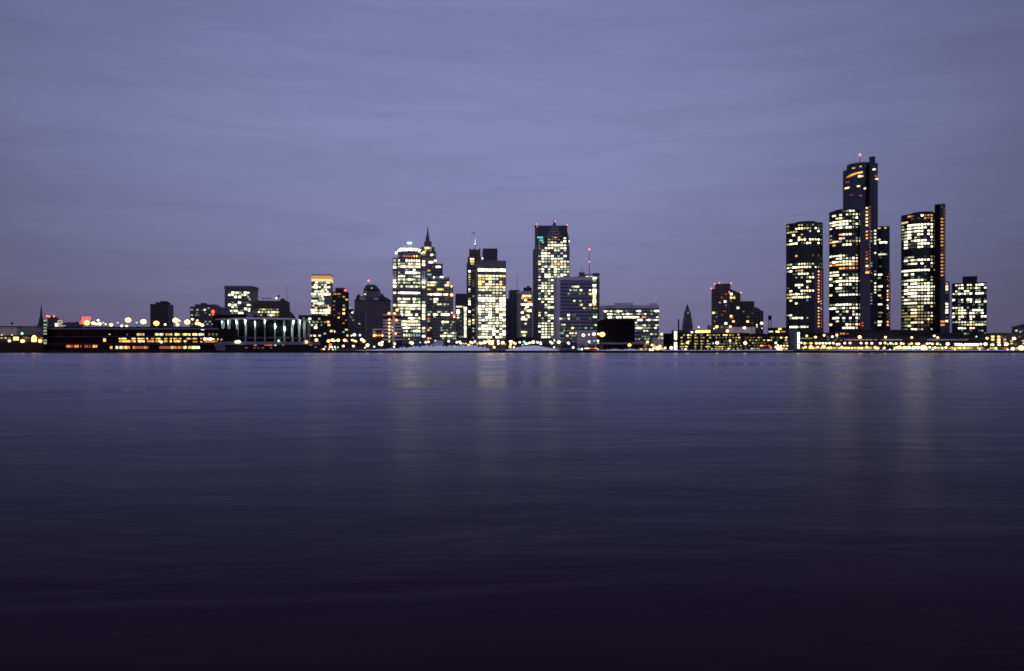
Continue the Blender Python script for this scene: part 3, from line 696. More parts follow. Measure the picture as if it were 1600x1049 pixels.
# -- small pale tower and navy slab left of it
b = Bld('office_tower', 'pale grey mid-height tower with a dark penthouse, tucked against the gabled tower', 809, 832, 1100, 'office tower', vp=700)
b.block('wall', 814.3, 832, 459, F_STONE, 26)
b.block('end_wall', 809.3, 814.2, 459, plain('dim_pale', (.26, .25, .25), .85), 22, dy=.8, main=False)
b.block('parapet', 809, 832.2, 455.2, M_PIER, 27, ybot=459, dy=-.3, main=False)
b.block('penthouse', 819, 831, 449.5, M_DARK, 12, ybot=455.4, dy=5, main=False)
b.block('penthouse', 824, 827.5, 446.8, M_DARK, 5, ybot=449.6, dy=7, main=False)
b.pts(785, 440, 10.49, {236: "345Y 380Y 410Y 440Y 465y", 270: "330O 375y 405y 455y", 308: "325d 380W", 340: "430O 460O", 378: "325W 355W 385W 415W 445W 470W", 413: "405W", 447: "378O 460n",
    480: "345g 375g 425W 455W", 512: "325W", 555: "400w 425w", 585: "325w 350w 432w", 620: "325W 350W 385W", 692: "380w", 830: "325Y 355Y 385Y", 885: "325c 360W"}, 3.3, 2.5)
b.done()
b = Bld('office_slab', 'plain navy slab with no lit windows and a thin antenna', 791, 812, 1180, 'office slab', vp=650)
b.block('wall', 797.6, 812, 453.2, F_NAVY, 24)
b.block('wing', 790.5, 797.6, 467.2, F_NAVY, 24, dy=1.0, main=False)
b.part('antenna', MB().cyl(X(808, 1190), 1190, .28, Z(455, 1190), Z(428, 1190), .15, 6), M_POLE)
b.done()
b = Bld('low_building', 'low dark flat building between the bright white slab and the pale tower', 788, 833, 1020, 'low building')
b.block('wall', 789, 833, 527.3, plain('dark_render', (.06, .05, .05), .9), 20)
b.done()

# -- brightest slab
b = Bld('office_slab', 'office slab with almost every window lit below a blank grey crown', 741, 791, 950, 'office slab', vp=640)
b.block('wall', 746.7, 790.6, 419.6, F_GREYTOWER, 30)
b.block('crown', 746.5, 790.8, 407.3, plain('grey_crown', (.15, .145, .15), .8), 31, ybot=419.6, dy=-.3, main=False)
for x in (747, 758, 768.8, 780, 790.2):
    b.part('pilaster', MB().box(X(x - .45, 948.9), X(x + .45, 948.9), 948.7, 949.6, GZ, Z(407.0, 949)), plain('pilaster_grey', (.20, .19, .22), .8))
b.rows(746.9, 790.4, [(422.2, "WWWWWWWW")], 3.8, .9)
b.rows(746.9, 790.4, [(431.5, "YYYYwwYY"), (436, "YwYWwwdd"), (440.5, "YY.Yg.Yd"), (444.5, "YgYWwwYd"), (449, "YYWYYWYY"), (453.5, "wWwwwwww"), (458, "....wwwd"), (462, "wgwwgggw"), (466.5, "WWWWWwWW"),
    (470.5, "wWwWWdWW"), (475, "ggwwwwWW"), (479, "WWwWwWWW"), (483.5, "WwWWgWWW"), (488, "WwwWgWgw"), (492, "wcgWg.WW"), (496.5, "wgWWwwWg"), (500.5, "wWwwwwwW"), (505, "w.gWwWwy"),
    (509.5, "gWWwwwwW"), (514, "WWWWWdWd"), (518, "gwWgWWgW"), (522.5, "gWwgWdWW"), (527, "WWWW.WWg")], 2.6, .8)
b.done()
b = Bld('office_tower', 'plain dark flat-topped tower block seen behind the bright slab', 755, 778, 1250, 'office tower', vp=650)
b.block('wall', 755.5, 777.3, 388.5, F_NAVY, 26)
b.done()

# -- brick tower with floodlit flagpole
b = Bld('brick_tower', 'dark brick tower with notched top and a floodlit flagpole', 729, 753, 1120, 'office tower', vp=700)
b.block('wall', 729.8, 752, 410.5, F_DARKBRICK, 30)
b.block('upper_wall', 731.2, 752, 401.3, F_DARKBRICK, 27, ybot=410.7, dy=1, main=False)
b.block('top_wall', 733.6, 750.6, 390.3, F_DARKBRICK, 22, ybot=401.5, dy=2, main=False)
for x in (734.5, 741, 749.5):
    b.block('battlement', x - 1.2, x + 1.2, 388.6, F_DARKBRICK, 3, ybot=390.5, dy=2.4, main=False)
b.pts(705, 380, 6.557, {165: "205Y 225Y", 190: "205Y 225Y", 215: "208g 225g", 290: "187W", 327: "187g", 350: "187y", 375: "187y", 400: "187g", 425: "187g", 475: "187w", 497: "187g", 573: "187g", 600: "187W",
    627: "187W", 702: "187W", 728: "187d", 780: "187g", 803: "187W", 833: "187w", 860: "187d", 390: "227d", 415: "227d", 440: "227d", 545: "227g", 685: "227g", 740: "227g", 790: "227Y", 820: "227Y", 875: "227g", 903: "227g", 970: "227g", 285: "227d"}, 2.8, 2.4)
b.bulb(753.8, 404, 'W', 1.1)
b.part('flagpole', MB().cyl(X(742.4, 1128), 1128, .55, Z(392, 1128), Z(363, 1128), .3, 8), M_WHITE)
b.done()
lg = bpy.data.lights.new('flagpole_light', 'SPOT'); lg.energy = 14000; lg.spot_size = R(60); lg.color = (.8, 1, .9); lg.shadow_soft_size = .4
lo = link('flagpole_light', lg, None, (X(741.4, 1124), 1123, Z(388, 1124))); lo.rotation_euler = (R(180 - 14), 0, R(-10))
fl = MB(); Yf_ = 1128.0
vs = [(X(742.2, Yf_) - i * .75, Yf_ + .35 * math.sin(i * 1.1), Z(362.9, Yf_) - .12 * i + j * -2.7) for j in range(2) for i in range(7)]
fl.add(vs + [(x, y + .06, z) for x, y, z in vs], [[i, i + 1, 8 + i, 7 + i] for i in range(6)] + [[14 + 7 + i, 14 + 8 + i, 14 + i + 1, 14 + i] for i in range(6)])
o = link('flag', fl.mesh('flag', plain('flag_cloth', (.55, .40, .42), .9, .5, .6)), None); tag(o, 'small flag flying from the floodlit pole on the brick tower', 'flag')
b = Bld('office_block', 'narrow dark-topped block with a bright vertical light strip down one edge', 712, 730, 1060, 'office block', vp=690)
b.block('wall', 712.3, 730, 476.5, F_GREYTOWER, 28)
b.block('crown', 712.0, 730.2, 459, F_NAVY, 29, ybot=476.5, dy=-.3, main=False)
b.pts(705, 380, 6.557, {652: "65w 80w 97w 118g", 692: "70W", 714: "70W", 740: "70w", 766: "70w", 850: "70Y", 667: "145W", 710: "98d", 760: "98d", 800: "98d", 850: "98d", 905: "98d", 960: "92g 120g"}, 3.8, 2.6)
for y in arange(485, 528, 3.4): b.win(727, y, rng.choice('wwWw'), 3.4, 3.0)
b.done()

# -- Gothic stepped office block in front of the spired tower
b = Bld('stepped_office', 'stepped stone office block with lit flat roof, in front of the spired tower', 665, 714, 1020, 'office block', vp=640)
b.block('wall', 665.5, 702.2, 434.6, F_STONE, 34)
b.block('roof', 668, 702, 432.8, M_PALE, 30, ybot=434.8, dy=2, main=False)
b.block('upper_wing', 702.2, 708.2, 446, F_STONE, 30, dy=1.5, main=False)
b.block('lower_wing', 674.4, 713.4, 497.3, F_STONE, 10, dy=-8, main=False)
b.pts(655, 430, 9.54, {112: "135w 180w 210w 240w 265g 430O", 153: "135Y 185Y 210Y 240g 265d 400W 430w", 215: "130y 155y 185d 285Y 320Y 350y", 262: "265d 290d 320d", 290: "122W 175W 205w 235W 262W 290W 320W 375W 408W",
    362: "120d 172g 235W 265W 400d", 400: "235W 262g", 437: "235d 285w 320w 380w 430g", 475: "205d 378d", 550: "122g 172g 265d 290w 320g 375d 400g", 590: "145w 230W 265w 345W 380W 405W 430W", 625: "230g 430d",
    653: "140o 170n", 690: "120g 145g", 790: "118g 170w", 822: "135O", 945: "130O 160O"}, 3.5, 2.4)
b.bulb(705.8, 461, 'Y', 1.7); b.bulb(705.6, 447.8, 'Y', 1.0); b.bulb(678.2, 433.6, 'w', 1.1, dy=-.8); b.bulb(689, 433, 'w', 1.1, dy=-.8); b.bulb(692, 433.2, 'w', .8, dy=-.8)
b.bulb(709.5, 493, 'r', 1.2); b.bulb(709.8, 495.6, 'Y', 1.0); b.bulb(706, 489, 'w', .9)
Yl = b.Y - 8; b.poly = [(X(674.4, Yl), Yl), (X(713.4, Yl), Yl), (X(713.4, Yl), Yl + 10), (X(674.4, Yl), Yl + 10)]; b.fy = Yl
b.pts(655, 430, 9.54, {700: "355W 390O 420W 505y 540d", 742: "265W 300g 355g 480g", 785: "240g 270W 330g 470g", 822: "325g 350g 415g", 865: "205w 240g 265g 300w 385w 415g 475g 505w 540g",
    908: "205g 240w 270g 310W 355W 390w 440W 470W 505w 540g", 945: "205w 270d 300d 355g 445g 505g 535g"}, 3.3, 2.3)
b.done()

# -- spired setback skyscraper
b = Bld('spired_tower', 'dark setback skyscraper rising to a needle spire with a ball', 657, 692, 1200, 'skyscraper', vp=640)
b.block('wall', 655, 691.8, 412.3, F_GRANITE, 36)
b.block('upper_wall', 656.5, 681.4, 393, F_GRANITE, 28, ybot=412.5, dy=3, main=False)
b.block('setback', 658.3, 679, 386.2, F_GRANITE, 24, ybot=393.2, dy=5, main=False)
b.block('cupola_block', 663, 674.4, 377.5, F_GRANITE, 16, ybot=386.4, dy=8, main=False, chamfer=1.5)
b.block('cupola', 665.3, 671.2, 370.6, F_GRANITE, 8, ybot=377.7, dy=11, main=False, chamfer=1.2)
Yp = 1215; b.part('spire', MB().cyl(X(668.4, Yp), Yp, 2.0, Z(371.5, Yp), Z(366, Yp), 1.6, 8).cyl(X(668.4, Yp), Yp, 1.5, Z(366, Yp), Z(357, Yp), .5, 8), M_COPPER)
b.part('ball', MB().ball(X(668.4, Yp), Yp, Z(356.8, Yp), 1.1).cyl(X(668.4, Yp), Yp, .3, Z(356, Yp), Z(354, Yp), .1, 6), M_COPPER)
b.pts(650, 350, 11.66, {440: "178Y 215Y 262g", 480: "178y 262g", 520: "145Y", 540: "100w", 563: "125g 150g", 565: "290W 325g", 658: "185W", 700: "255W 280W 320g", 672: "350W", 783: "385W 415W 435w 315d", 853: "233O 175g"}, 3.6, 2.5)
b.win(669.5, 429.3, 'c', 9, 2.6)  # floodlit roof ledge, its teal light put in as a glowing pane
b.done()

# -- domed tower
b = Bld('domed_tower', 'tower with a floodlit white dome and two floodlit corner wings', 613, 668, 985, 'office tower', vp=640)
b.block('wall', 621.6, 657.4, 394.6, F_GREYTOWER, 34)
Yd = 985 + 17; cxd = X(639.8, Yd); sd = S(Yd)
prof = [(17.9, 394.6), (18.0, 391.5), (17.2, 389.6), (14.5, 387.4), (10.5, 385.2), (6.5, 383.6), (3.6, 382.6)]
dm = MB()
for (ra, ya_), (rb, yb_) in zip(prof, prof[1:]): dm.cyl(cxd, Yd, ra * sd, Z(ya_, Yd), Z(yb_, Yd), rb * sd, 28)
b.part('dome', dm, M_WHITE)
ln = b.part('lantern', MB().cyl(cxd, Yd, 3.2 * sd, Z(382.7, Yd), Z(380.6, Yd), 2.6 * sd, 12).cyl(cxd, Yd, 4.6 * sd, Z(380.4, Yd), Z(378.6, Yd), 4.4 * sd, 12), glow('lantern_glow', (.75, 1, .9), 1.1, False))
b.rows(621.6, 657, [(400.5, "n.ooooOYn")], 2.6); b.rows(621.6, 657, [(407.5, "w..WwWwWW")], 3.4)
b.rows(621.6, 657, [(412.5, "wggdwwgww"), (417, "wYWYWWYWW"), (422, "...gd.W.."), (426.5, "g..WWWWWw"), (432, "wWw.ddgww"), (437, "wgwgWWwdg"), (442, "wdwgg.wgw"), (448, "dw.wwWgwg"), (458, "wWWWWWWWw"),
    (467.5, "WgWww.Wgg"), (472.5, "gwWgd.wgw"), (477.5, "YWWWWWWWW"), (482.5, "gwgwYYwgw"), (487.5, ".wnWW...."), (492, ".WgWWw.W."), (497.5, "....wWwgw"), (502.5, ".wWWwWWWg"), (507.5, ".WWwwwwww"),
    (512.5, ".gwWwgggw"), (517.5, "..gw.gwWW")], 2.7, .84)
b.rows(621.6, 657, [(524, "..wwYgcgc")], 3.8); b.rows(621.6, 657, [(530, "..n.y.d..")], 2.4)
def wing(x0, x1, px, cols):
    b.block('wing', x0, x1, 403.6, F_GREYTOWER, 26, dy=2.2)
    for y, c in cols: b.win(px, y, c, 4.4, 3.2)
    _, Yw, _a = b.front(px)
    b.part('pilaster', MB().prism([(X(px - 2.6, Yw), Yw - 1.6), (X(px + 2.6, Yw), Yw - 1.6), (X(px + 2.6, Yw), Yw + .8), (X(px - 2.6, Yw), Yw + .8)], Z(443.2, Yw), Z(424, Yw)), plain('limestone', (.45, .44, .42), .8))
    for y in (427.6, 431, 434.4): b.part('slit_window', MB().box(X(px - .7, Yw), X(px + .7, Yw), Yw - 1.75, Yw - 1.5, Z(y + .8, Yw), Z(y - .8, Yw)), M_BLACK)
    lg = bpy.data.lights.new('wing_floodlight', 'AREA'); lg.size = 1.6; lg.energy = 700; lg.color = (1, .93, .85)
    lo = link('wing_floodlight', lg, None, (X(px, Yw - 4.2), Yw - 4.2, Z(442.2, Yw - 4.2))); lo.rotation_euler = (R(112), 0, 0)
wing(613.4, 621.5, 616.7, ((407.5, 'g'), (413, 'g'), (418, 'W'), (448, 'W'), (458, 'W'), (477.3, 'W')))
wing(657.5, 668, 662, ((408.5, 'W'), (413.7, 'W'), (448.6, 'W'), (472.5, 'w'), (478, 'W'), (483.4, 'W'), (488, 'W'), (493, 'W'), (498, 'W'), (513, 'w'), (518, 'g'), (525.5, 'W')))
b.bulb(619.2, 395.6, 'W', 1.5)
b.done()
for k in range(9):
    a = R(-180 + k * 22.5); rr_ = 21.5 * sd
    lg = bpy.data.lights.new('dome_floodlight', 'AREA'); lg.size = 1.2; lg.energy = 420; lg.color = (1, .98, .94)
    lo = link('dome_floodlight', lg, None, (cxd + rr_ * math.cos(a), Yd + rr_ * math.sin(a), Z(392.4, Yd)))
    lo.rotation_euler = Vector((-math.cos(a), -math.sin(a), .35)).to_track_quat('-Z', 'Y').to_euler()

# -- white banded garage with amber stair lights
b = Bld('banded_garage', 'white banded parking block with a column of amber stair lights', 598, 628, 900, 'parking garage', vp=640)
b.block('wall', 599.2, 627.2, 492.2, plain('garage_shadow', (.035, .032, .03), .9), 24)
for y in (491.2, 499.6, 503.9, 508.7, 513.6, 518.6, 524.0, 529.4):
    b.block('floor_band', 598.7, 627.8, y, plain('white_band', (.50, .49, .54), .8, .12), 1.0, ybot=y + 2.3, dy=-1.05, main=False)
b.block('stair_core', 613.4, 616.8, 491.4, plain('white_band', (.50, .49, .54), .8, .12), 2, dy=-1.6, main=False)
for y, c in ((499.4, 'O'), (505.1, 'Y'), (510.6, 'Y'), (515.6, 'Y'), (521.3, 'y'), (526.6, 'y'), (533.5, 'y')): b.bulb(608.4, y, c, .9, 'stair_light', -1.6)
b.bulb(619.6, 500.5, 'O', 1.2, 'stair_light', -1.6); b.bulb(618.4, 521.5, 'O', 1.0, 'stair_light', -1.6); b.bulb(613, 511.5, 'y', .5, 'stair_light', -2); b.bulb(613, 516.5, 'y', .5, 'stair_light', -2)
for px, py in ((608, 490.4), (616.6, 490.8), (620.4, 484.6)):
    b.part('lamp_post', MB().cyl(X(px, 908), 908, .16, Z(493, 908), Z(py, 908), .12, 6), M_POLE); b.bulb(px, py, 'O', 1.6, 'deck_lamp', 8)
b.done()
b = Bld('low_building', 'small pale building with a dark recessed opening beside the banded garage', 582, 599, 920, 'low building', vp=640)
b.block('wall', 582.4, 598.6, 513.6, M_PIER, 16); b.block('opening', 587, 596.5, 516.3, M_BLACK, 2, ybot=520, dy=-.3, main=False)
b.block('base', 581, 599, 521.4, plain('dark_render', (.06, .05, .05), .9), 17, dy=-.7, main=False)
for x, c, r in ((585, 'O', 1.5), (589, 'o', .9), (593, 'o', .9), (597.6, 'O', 1.2)): b.bulb(x, 524.4, c, r, 'sign_light', -.9)
b.done()

# -- mansard-roofed hotel
b = Bld('old_hotel', 'dark old hotel with stepped mansard roof, corner turrets and red beacon', 553, 611, 1380, 'hotel', vp=600)
Yh = b.Y
b.block('wall', 553.8, 610.6, 470.2, F_BRICK, 40)
b.block('cornice', 553.2, 611.2, 469.2, F_BRICK, 41, ybot=470.4, dy=-.5, main=False)
def frustum(x0, x1, y0, t0, t1, y1, dy, dep): 
    Yq = Yh + dy
    return MB().prism([(X(x0, Yq), Yq), (X(x1, Yq), Yq), (X(x1, Yq), Yq + dep), (X(x0, Yq), Yq + dep)], Z(y0, Yq), Z(y1, Yq),
                      [(X(t0, Yq), Yq + 4), (X(t1, Yq), Yq + 4), (X(t1, Yq), Yq + dep - 4), (X(t0, Yq), Yq + dep - 4)])
b.part('mansard_roof', frustum(554.5, 608, 469.4, 558, 600, 463.2, 1, 38), M_COPPER)
b.part('tower_block', frustum(567.3, 591.8, 465, 567.6, 591.4, 452.2, 4, 26), F_BRICK)
b.part('tower_roof', frustum(568, 591, 452.4, 572, 584, 444.6, 4, 26), M_COPPER)
for px, py in ((560.2, 459), (597, 457.6)):
    b.part('turret', MB().cyl(X(px, Yh + 4), Yh + 4, 4.5, Z(468, Yh), Z(463, Yh), 3.8, 8).cyl(X(px, Yh + 4), Yh + 4, 3.9, Z(463, Yh), Z(py, Yh), .1, 8), M_COPPER)
for x0, x1 in ((562, 571), (583, 591)):
    b.block('dormer', x0, x1, 465.8, M_PALE, 3, ybot=468.6, dy=-.2, main=False)
b.pts(545, 430, 9.533, {195: "342g", 288: "243w", 250: "255n"}, 3, 2.2)
b.beacon(576, 439, 10, 2.0); b.part('mast', MB().cyl(X(576, Yh + 12), Yh + 12, .4, Z(446, Yh), Z(440, Yh), .3, 6), M_POLE)
b.done()
b = Bld('loft_building', 'grey stone building with a grid of small dark windows and one white lamp on top', 543, 571, 1080, 'office block', vp=640)
b.block('wall', 543.5, 570.6, 487.8, facade('loft_grid', (.13, .12, .125), (.012, .012, .014), 3.2, 3.2, .35, .35), 30)
b.block('penthouse', 545, 551.5, 483.3, M_DARK, 12, ybot=488, dy=6, main=False)
b.pts(470, 400, 6.173, {600: "492d", 620: "505g", 655: "565g", 585: "480d", 500: "478g"}, 3, 2.4)
b.bulb(550.6, 488.7, 'w', 1.1)
b.done()

# -- maroon brick tower
b = Bld('apartment_tower', 'dark maroon slab tower with a handful of scattered amber windows', 517, 545, 1120, 'apartment tower', vp=560)
b.block('wall', 519, 544.8, 456.2, facade('maroon_brick', (.045, .028, .026), G_BLACK, 3.4, 2.6, .5, .4), 30, chamfer=4)
b.block('penthouse', 524, 540, 450, M_DARK, 16, ybot=456.4, dy=6, main=False)
b.beacon(539.3, 453.8, 5, 1.5, 'r')
b.pts(480, 425, 13.99, {485: "590o 620o 690o 720o", 547: "705d 800y", 605: "865y", 645: "595g", 735: "585n 800g", 825: "590n 800Y", 780: "835n", 910: "695n 800Y", 955: "590n", 1000: "690y"}, 3.2, 2.4)
b.pts(470, 400, 6.173, {650: "412o", 620: "435n", 712: "440y", 735: "330g 412c"}, 3, 2.4)
b.done()

# -- gold-crowned tower
b = Bld('office_tower', 'slender white-lit tower under a glowing gold crown', 486, 521, 1160, 'office tower', vp=640)
b.block('wall', 486.9, 516.8, 440.0, F_GREYTOWER, 34)
b.block('roof', 486.6, 517.2, 429.2, M_DARK, 35, ybot=430.6, dy=-.4, main=False)
b.block('crown', 486.9, 516.8, 430.6, glow('gold_crown_glow', (1, .56, .15), .62, False), 34, ybot=436.2, main=False)  # gold glow put into the crown's material, lower band brighter
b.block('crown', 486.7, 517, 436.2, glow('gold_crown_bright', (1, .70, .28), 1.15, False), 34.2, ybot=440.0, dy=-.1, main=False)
for x in arange(488.6, 516, 3.4): b.block('crown_mullion', x - .2, x + .2, 430.7, plain('gold_frame', (.5, .36, .1), .5), .5, ybot=435.6, dy=-.55, main=False)
b.pts(480, 425, 13.99, {233: "205w 255g 300g 350g 440w 480w", 285: "180w 215w 330g 400w", 335: "120w 155W 200W 275w 390w 440w 480w", 388: "205d 340w 410w", 430: "180w 210w 260w 310w 350w 445w",
    488: "120Y 165W 260Y 310W 385W 420W 480W", 540: "130g 160g 215g 265g 330w", 590: "285g 350w", 637: "120w 160w 200w 260g 300g 350g", 690: "155w 200w 245W 290W 345w", 740: "135y 265g 340g 400g 455y",
    785: "195y 315d 480Y", 840: "110W 150W 195w 250g 305w 380W 430W 480W", 897: "110w 150w 210w 280w 325w 390w 440w 480w", 945: "215d 350g 420w"}, 3.4, 2.7)
b.done()
b = Bld('office_block', 'lower dark block with scattered greenish windows at the foot of the gold-crowned tower', 466, 521, 1010, 'office block', vp=600)
b.block('wall', 466.5, 521, 492.6, plain('black_render', (.03, .028, .028), .85), 34)
b.pts(470, 400, 6.173, {607: "87W 178g", 638: "125g 160g 200d 235o 265O", 667: "108w 148w 200g 272Y", 693: "130g 145W 160d", 725: "295Y 325W", 750: "232g", 770: "100w 135w 182w", 600: "30d"}, 3.4, 2.6)
b.done()

# ================================================================== downriver (left of the view)
b = Bld('office_block', 'dark concrete office block with chamfered corner and heavy parapet', 350, 405, 1060, 'office block', vp=700)
b.block('wall', 351.2, 394, 451.8, F_GRANITE, 34)
b.block('parapet', 350.5, 394.6, 447, plain('dim_granite', (.11, .10, .11), .85), 35, ybot=451.8, dy=-.6, main=False)
b.pts(345, 440, 13.333, {235: "185d 255W 335w 370w 405g 510W 575w", 282: "185W 250w 320g 390g 450w 510w 545g", 325: "310W 395W 575g", 372: "605g", 443: "250g 390W 460d 510d 560d", 490: "185W 255w 305W 375d 570w 605w",
    535: "250w 330g", 572: "520W 595w", 612: "220w 300W 335w 435g 590w", 657: "245g 315g 390W 450w"}, 3.5, 2.6)
b.done()
b = Bld('office_block', 'low dark stone block with hipped end, rooftop racks and a white lamp', 397, 465, 1150, 'office block', vp=640)
b.block('wall', 396.5, 437.6, 470.3, F_DARKBRICK, 34)
Y7 = b.Y
def prof_block(pts_, Yq, dep):
    n = len(pts_); vs = [(X(x, Yq), Yq, Z(y, Yq)) for x, y in pts_] + [(X(x, Yq + dep), Yq + dep, Z(y, Yq)) for x, y in pts_]
    return MB().add(vs, [list(range(n)), list(range(n, 2 * n))[::-1]] + [[i, n + i, n + (i + 1) % n, (i + 1) % n] for i in range(n)])
b.part('hipped_end', prof_block([(437.8, 545), (465, 545), (463.5, 500), (459.5, 492.5), (453.3, 486.5), (453, 473.2), (449, 471), (445, 468.6), (443.4, 466.6), (440, 466.2), (437.8, 468.6)], Y7 + 1, 28), F_DARKBRICK)
for x in (412, 417, 422): b.block('rooftop_rack', x - 1.6, x + 1.6, 465.6, M_POLE, 2, ybot=467.0, dy=6, main=False); b.part('rack_leg', MB().cyl(X(x, Y7 + 7), Y7 + 7, .2, Z(470.5, Y7), Z(466.8, Y7), n=6), M_POLE)
b.block('vent_hood', 433.5, 436.5, 461.5, M_POLE, 3, ybot=464.5, dy=8, main=False); b.part('vent_leg', MB().cyl(X(435, Y7 + 9), Y7 + 9, .25, Z(470.5, Y7), Z(464, Y7), n=6), M_POLE)
b.part('antenna', MB().cyl(X(448.7, Y7 + 10), Y7 + 10, .25, Z(472, Y7), Z(446, Y7), .12, 6), M_POLE)
b.bulb(432, 466.2, 'W', 1.3, dy=4)
b.pts(345, 440, 13.333, {585: "745g 790d 830g 885y 920y 950g 1000g 1050g 1110d 1180g", 640: "725W 770w 800w 865y 940g 1000W 1080W 1120W 1180w 1210g", 702: "770d 840g 990g 1050W 1110O 1185g"}, 3, 2.4)
b.done()
b = Bld('office_block', 'dark ziggurat-topped office block with a large red signal light', 297, 344, 1160, 'office block', vp=640)
b.block('wall', 297.3, 344.2, 479.3, F_NAVY, 34); b.block('upper_storey', 304.8, 337.6, 475.8, F_NAVY, 22, ybot=479.5, dy=5, main=False); b.block('penthouse', 313.5, 321.5, 473.6, F_NAVY, 10, ybot=476, dy=9, main=False)
b.pts(180, 430, 7.495, {388: "1095g", 408: "900g 965g 1050w 1020d", 470: "900g 950g 975d", 545: "1060g 1110g 1160d", 575: "905g 1080g 1135g 1160g", 440: "960d 1060d", 630: "1160d", 465: "1110y 1150y"}, 3.2, 2.2)
b.bulb(333, 487.3, 'r', 2.3, 'signal_light', -.8); b.done()
b = Bld('office_block', 'solitary dark block with stepped top and no lit windows', 235, 264, 1250, 'office block', vp=640)
b.block('wall', 234.8, 262.6, 475.3, facade('blind_block', (.05, .047, .05), (.02, .02, .024), 3.6, 2.6, .5, .3), 30); b.block('upper_storey', 243, 261.5, 472.6, M_DARK, 16, ybot=475.5, dy=4, main=False); b.block('penthouse', 250.5, 260.3, 470.8, M_DARK, 10, ybot=472.8, dy=6, main=False)
b.done()
b = Bld('long_roof', 'long dark flat-roofed hall behind the round arena', 333, 398, 930, 'hall', vp=640)
b.block('wall', 333, 394, 492.2, M_BLACK, 30)
b.part('roof_shed', prof_block([(384.5, 498), (398, 498), (393.5, 489.8), (386, 489.8)], 929, 12), plain('shed_metal', (.22, .2, .23), .7))
b.done()

# -- round arena
b = Bld('arena', 'round dark arena ringed by floodlit white fins under a pale roof rim', 342, 487, 830, 'arena')
Ya = 830; cxa = X(413.5, Ya + 50); cya = Ya + 50; ra_ = 50.5
def ring(r0, z0, z1, r1=None): return MB().cyl(cxa, cya, r0, z0, z1, r1, 56)
zt_ = Z(497.6, Ya)
M_AG = plain('arena_glass', (.0022, .0022, .0026), .95); M_AG.node_tree.nodes['Principled BSDF'].inputs['Specular IOR Level'].default_value = .01
b.part('wall', ring(ra_ - 3.2, GZ, zt_ - 1.0), M_AG)
b.part('roof', ring(ra_ + .9, zt_ - .9, zt_, ra_ + .9).cyl(cxa, cya, ra_ - 4, zt_, zt_ + 1.2, ra_ - 16, 56), plain('pale_roof_rim', (.50, .50, .56), .7))
b.part('gallery', ring(ra_ - 1.6, Z(529.6, Ya), Z(526.2, Ya)), plain('gallery_dark', (.05, .05, .065), .8))
for i, px in enumerate((348.6, 358, 370.6, 384, 398.9, 414, 429.6, 444.3, 457, 467.9, 476, 482.6)):
    k = (px - 800) / F                      # ray of this fin meets the ring
    A_, B_, C_ = 1 + k * k, -2 * (k * cxa + cya), cxa ** 2 + cya ** 2 - (ra_ - 1.8) ** 2
    y = (-B_ - math.sqrt(max(0, B_ * B_ - 4 * A_ * C_))) / (2 * A_); x = k * y
    nrm = Vector((x - cxa, y - cya)).normalized(); tg = Vector((-nrm.y, nrm.x)) * .5
    p = Vector((x, y)); q = p + nrm * 1.3; p = p - nrm * 1.6
    b.part('fin', MB().prism([tuple(p - tg), tuple(q - tg), tuple(q + tg), tuple(p + tg)][::-1], GZ, zt_ - 1.5), plain('arena_fin', (.34, .36, .36), .7))
    if i == 10: continue
    lg = bpy.data.lights.new('fin_floodlight', 'AREA'); lg.size = .4; lg.energy = (200, 520, 360, 560, 800, 190, 760, 950, 800, 600, 0, 300)[i] * 4; lg.color = (.74, 1, .93)
    low = {6: 509, 7: 513, 4: 505}.get(i, 502.2)
    l2 = q + nrm * .95
    lo = link('fin_floodlight', lg, None, (l2.x, l2.y, Z(low, l2.y)))
    lo.rotation_euler = Vector((-nrm.x, -nrm.y, -.35)).to_track_quat('-Z', 'Y').to_euler()
b.done()
b = Bld('arena_podium', 'pale-topped dark podium along the river beneath the round arena', 340, 490, 765, 'podium', vp=800)
b.block('wall', 345, 489, 538.8, plain('podium_dark', (.020, .017, .017), .9), 26)
b.block('ledge', 342, 490, 534.0, plain('grey_ledge', (.20, .20, .24), .85), 27, ybot=538.8, dy=-.8, main=False)
b.part('ramp', prof_block([(338.5, 548.5), (352, 548.5), (352, 534), (333, 534)], 764.5, 8), plain('brownish_concrete', (.14, .125, .125), .9))
b.pts(330, 480, 9.41, {560: "650o 800o 840o 880o 945w 1060n 1465o", 600: "520n 640n 700n 760n 880n", 590: "1535g"}, 4, 1.8)
b.bulb(369.2, 534.5, 'W', 1.3, dy=-1); b.bulb(373.6, 534.2, 'w', 1.4, dy=-1); b.bulb(478.8, 534.5, 'Y', 1.3, dy=-1); b.bulb(435.5, 532.8, 'g', 1.2, dy=-1)
b.done()

# -- convention hall with rooftop parking
b = Bld('convention_hall', 'very long low convention hall, orange lit floors below a rooftop car deck', 72, 345, 770, 'convention hall', vp=780)
b.block('wall', 73, 340, 513.2, M_MAROON, 60)
b.block('roof_rail', 73, 340, 510.8, plain('dark_rail', (.03, .028, .03), .9), 1.2, ybot=513.0, dy=1.8, main=False)
b.block('roof_edge', 72.6, 340.5, 513.0, plain('roof_edge', (.20, .19, .22), .8), 2, ybot=515.0, dy=-.7, main=False)
b.block('floor_ledge', 72.6, 340.5, 537.3, plain('maroon_ledge', (.07, .05, .05), .8), 1.2, ybot=538.5, dy=-.7, main=False)
b.block('floor_ledge', 72.6, 340.5, 525.8, plain('maroon_ledge', (.07, .05, .05), .8), 1.2, ybot=527.2, dy=-.7, main=False)
def seg(x0, x1, y, c, h, step=3.1, ox=160, sc=8.42):
    a, e = ox + x0 / sc, ox + x1 / sc
    n = max(1, round((e - a) / step))
    for i in range(n): b.win(a + (i + .5) * (e - a) / n, y, rng.choice(c), (e - a) / n * .9, h)
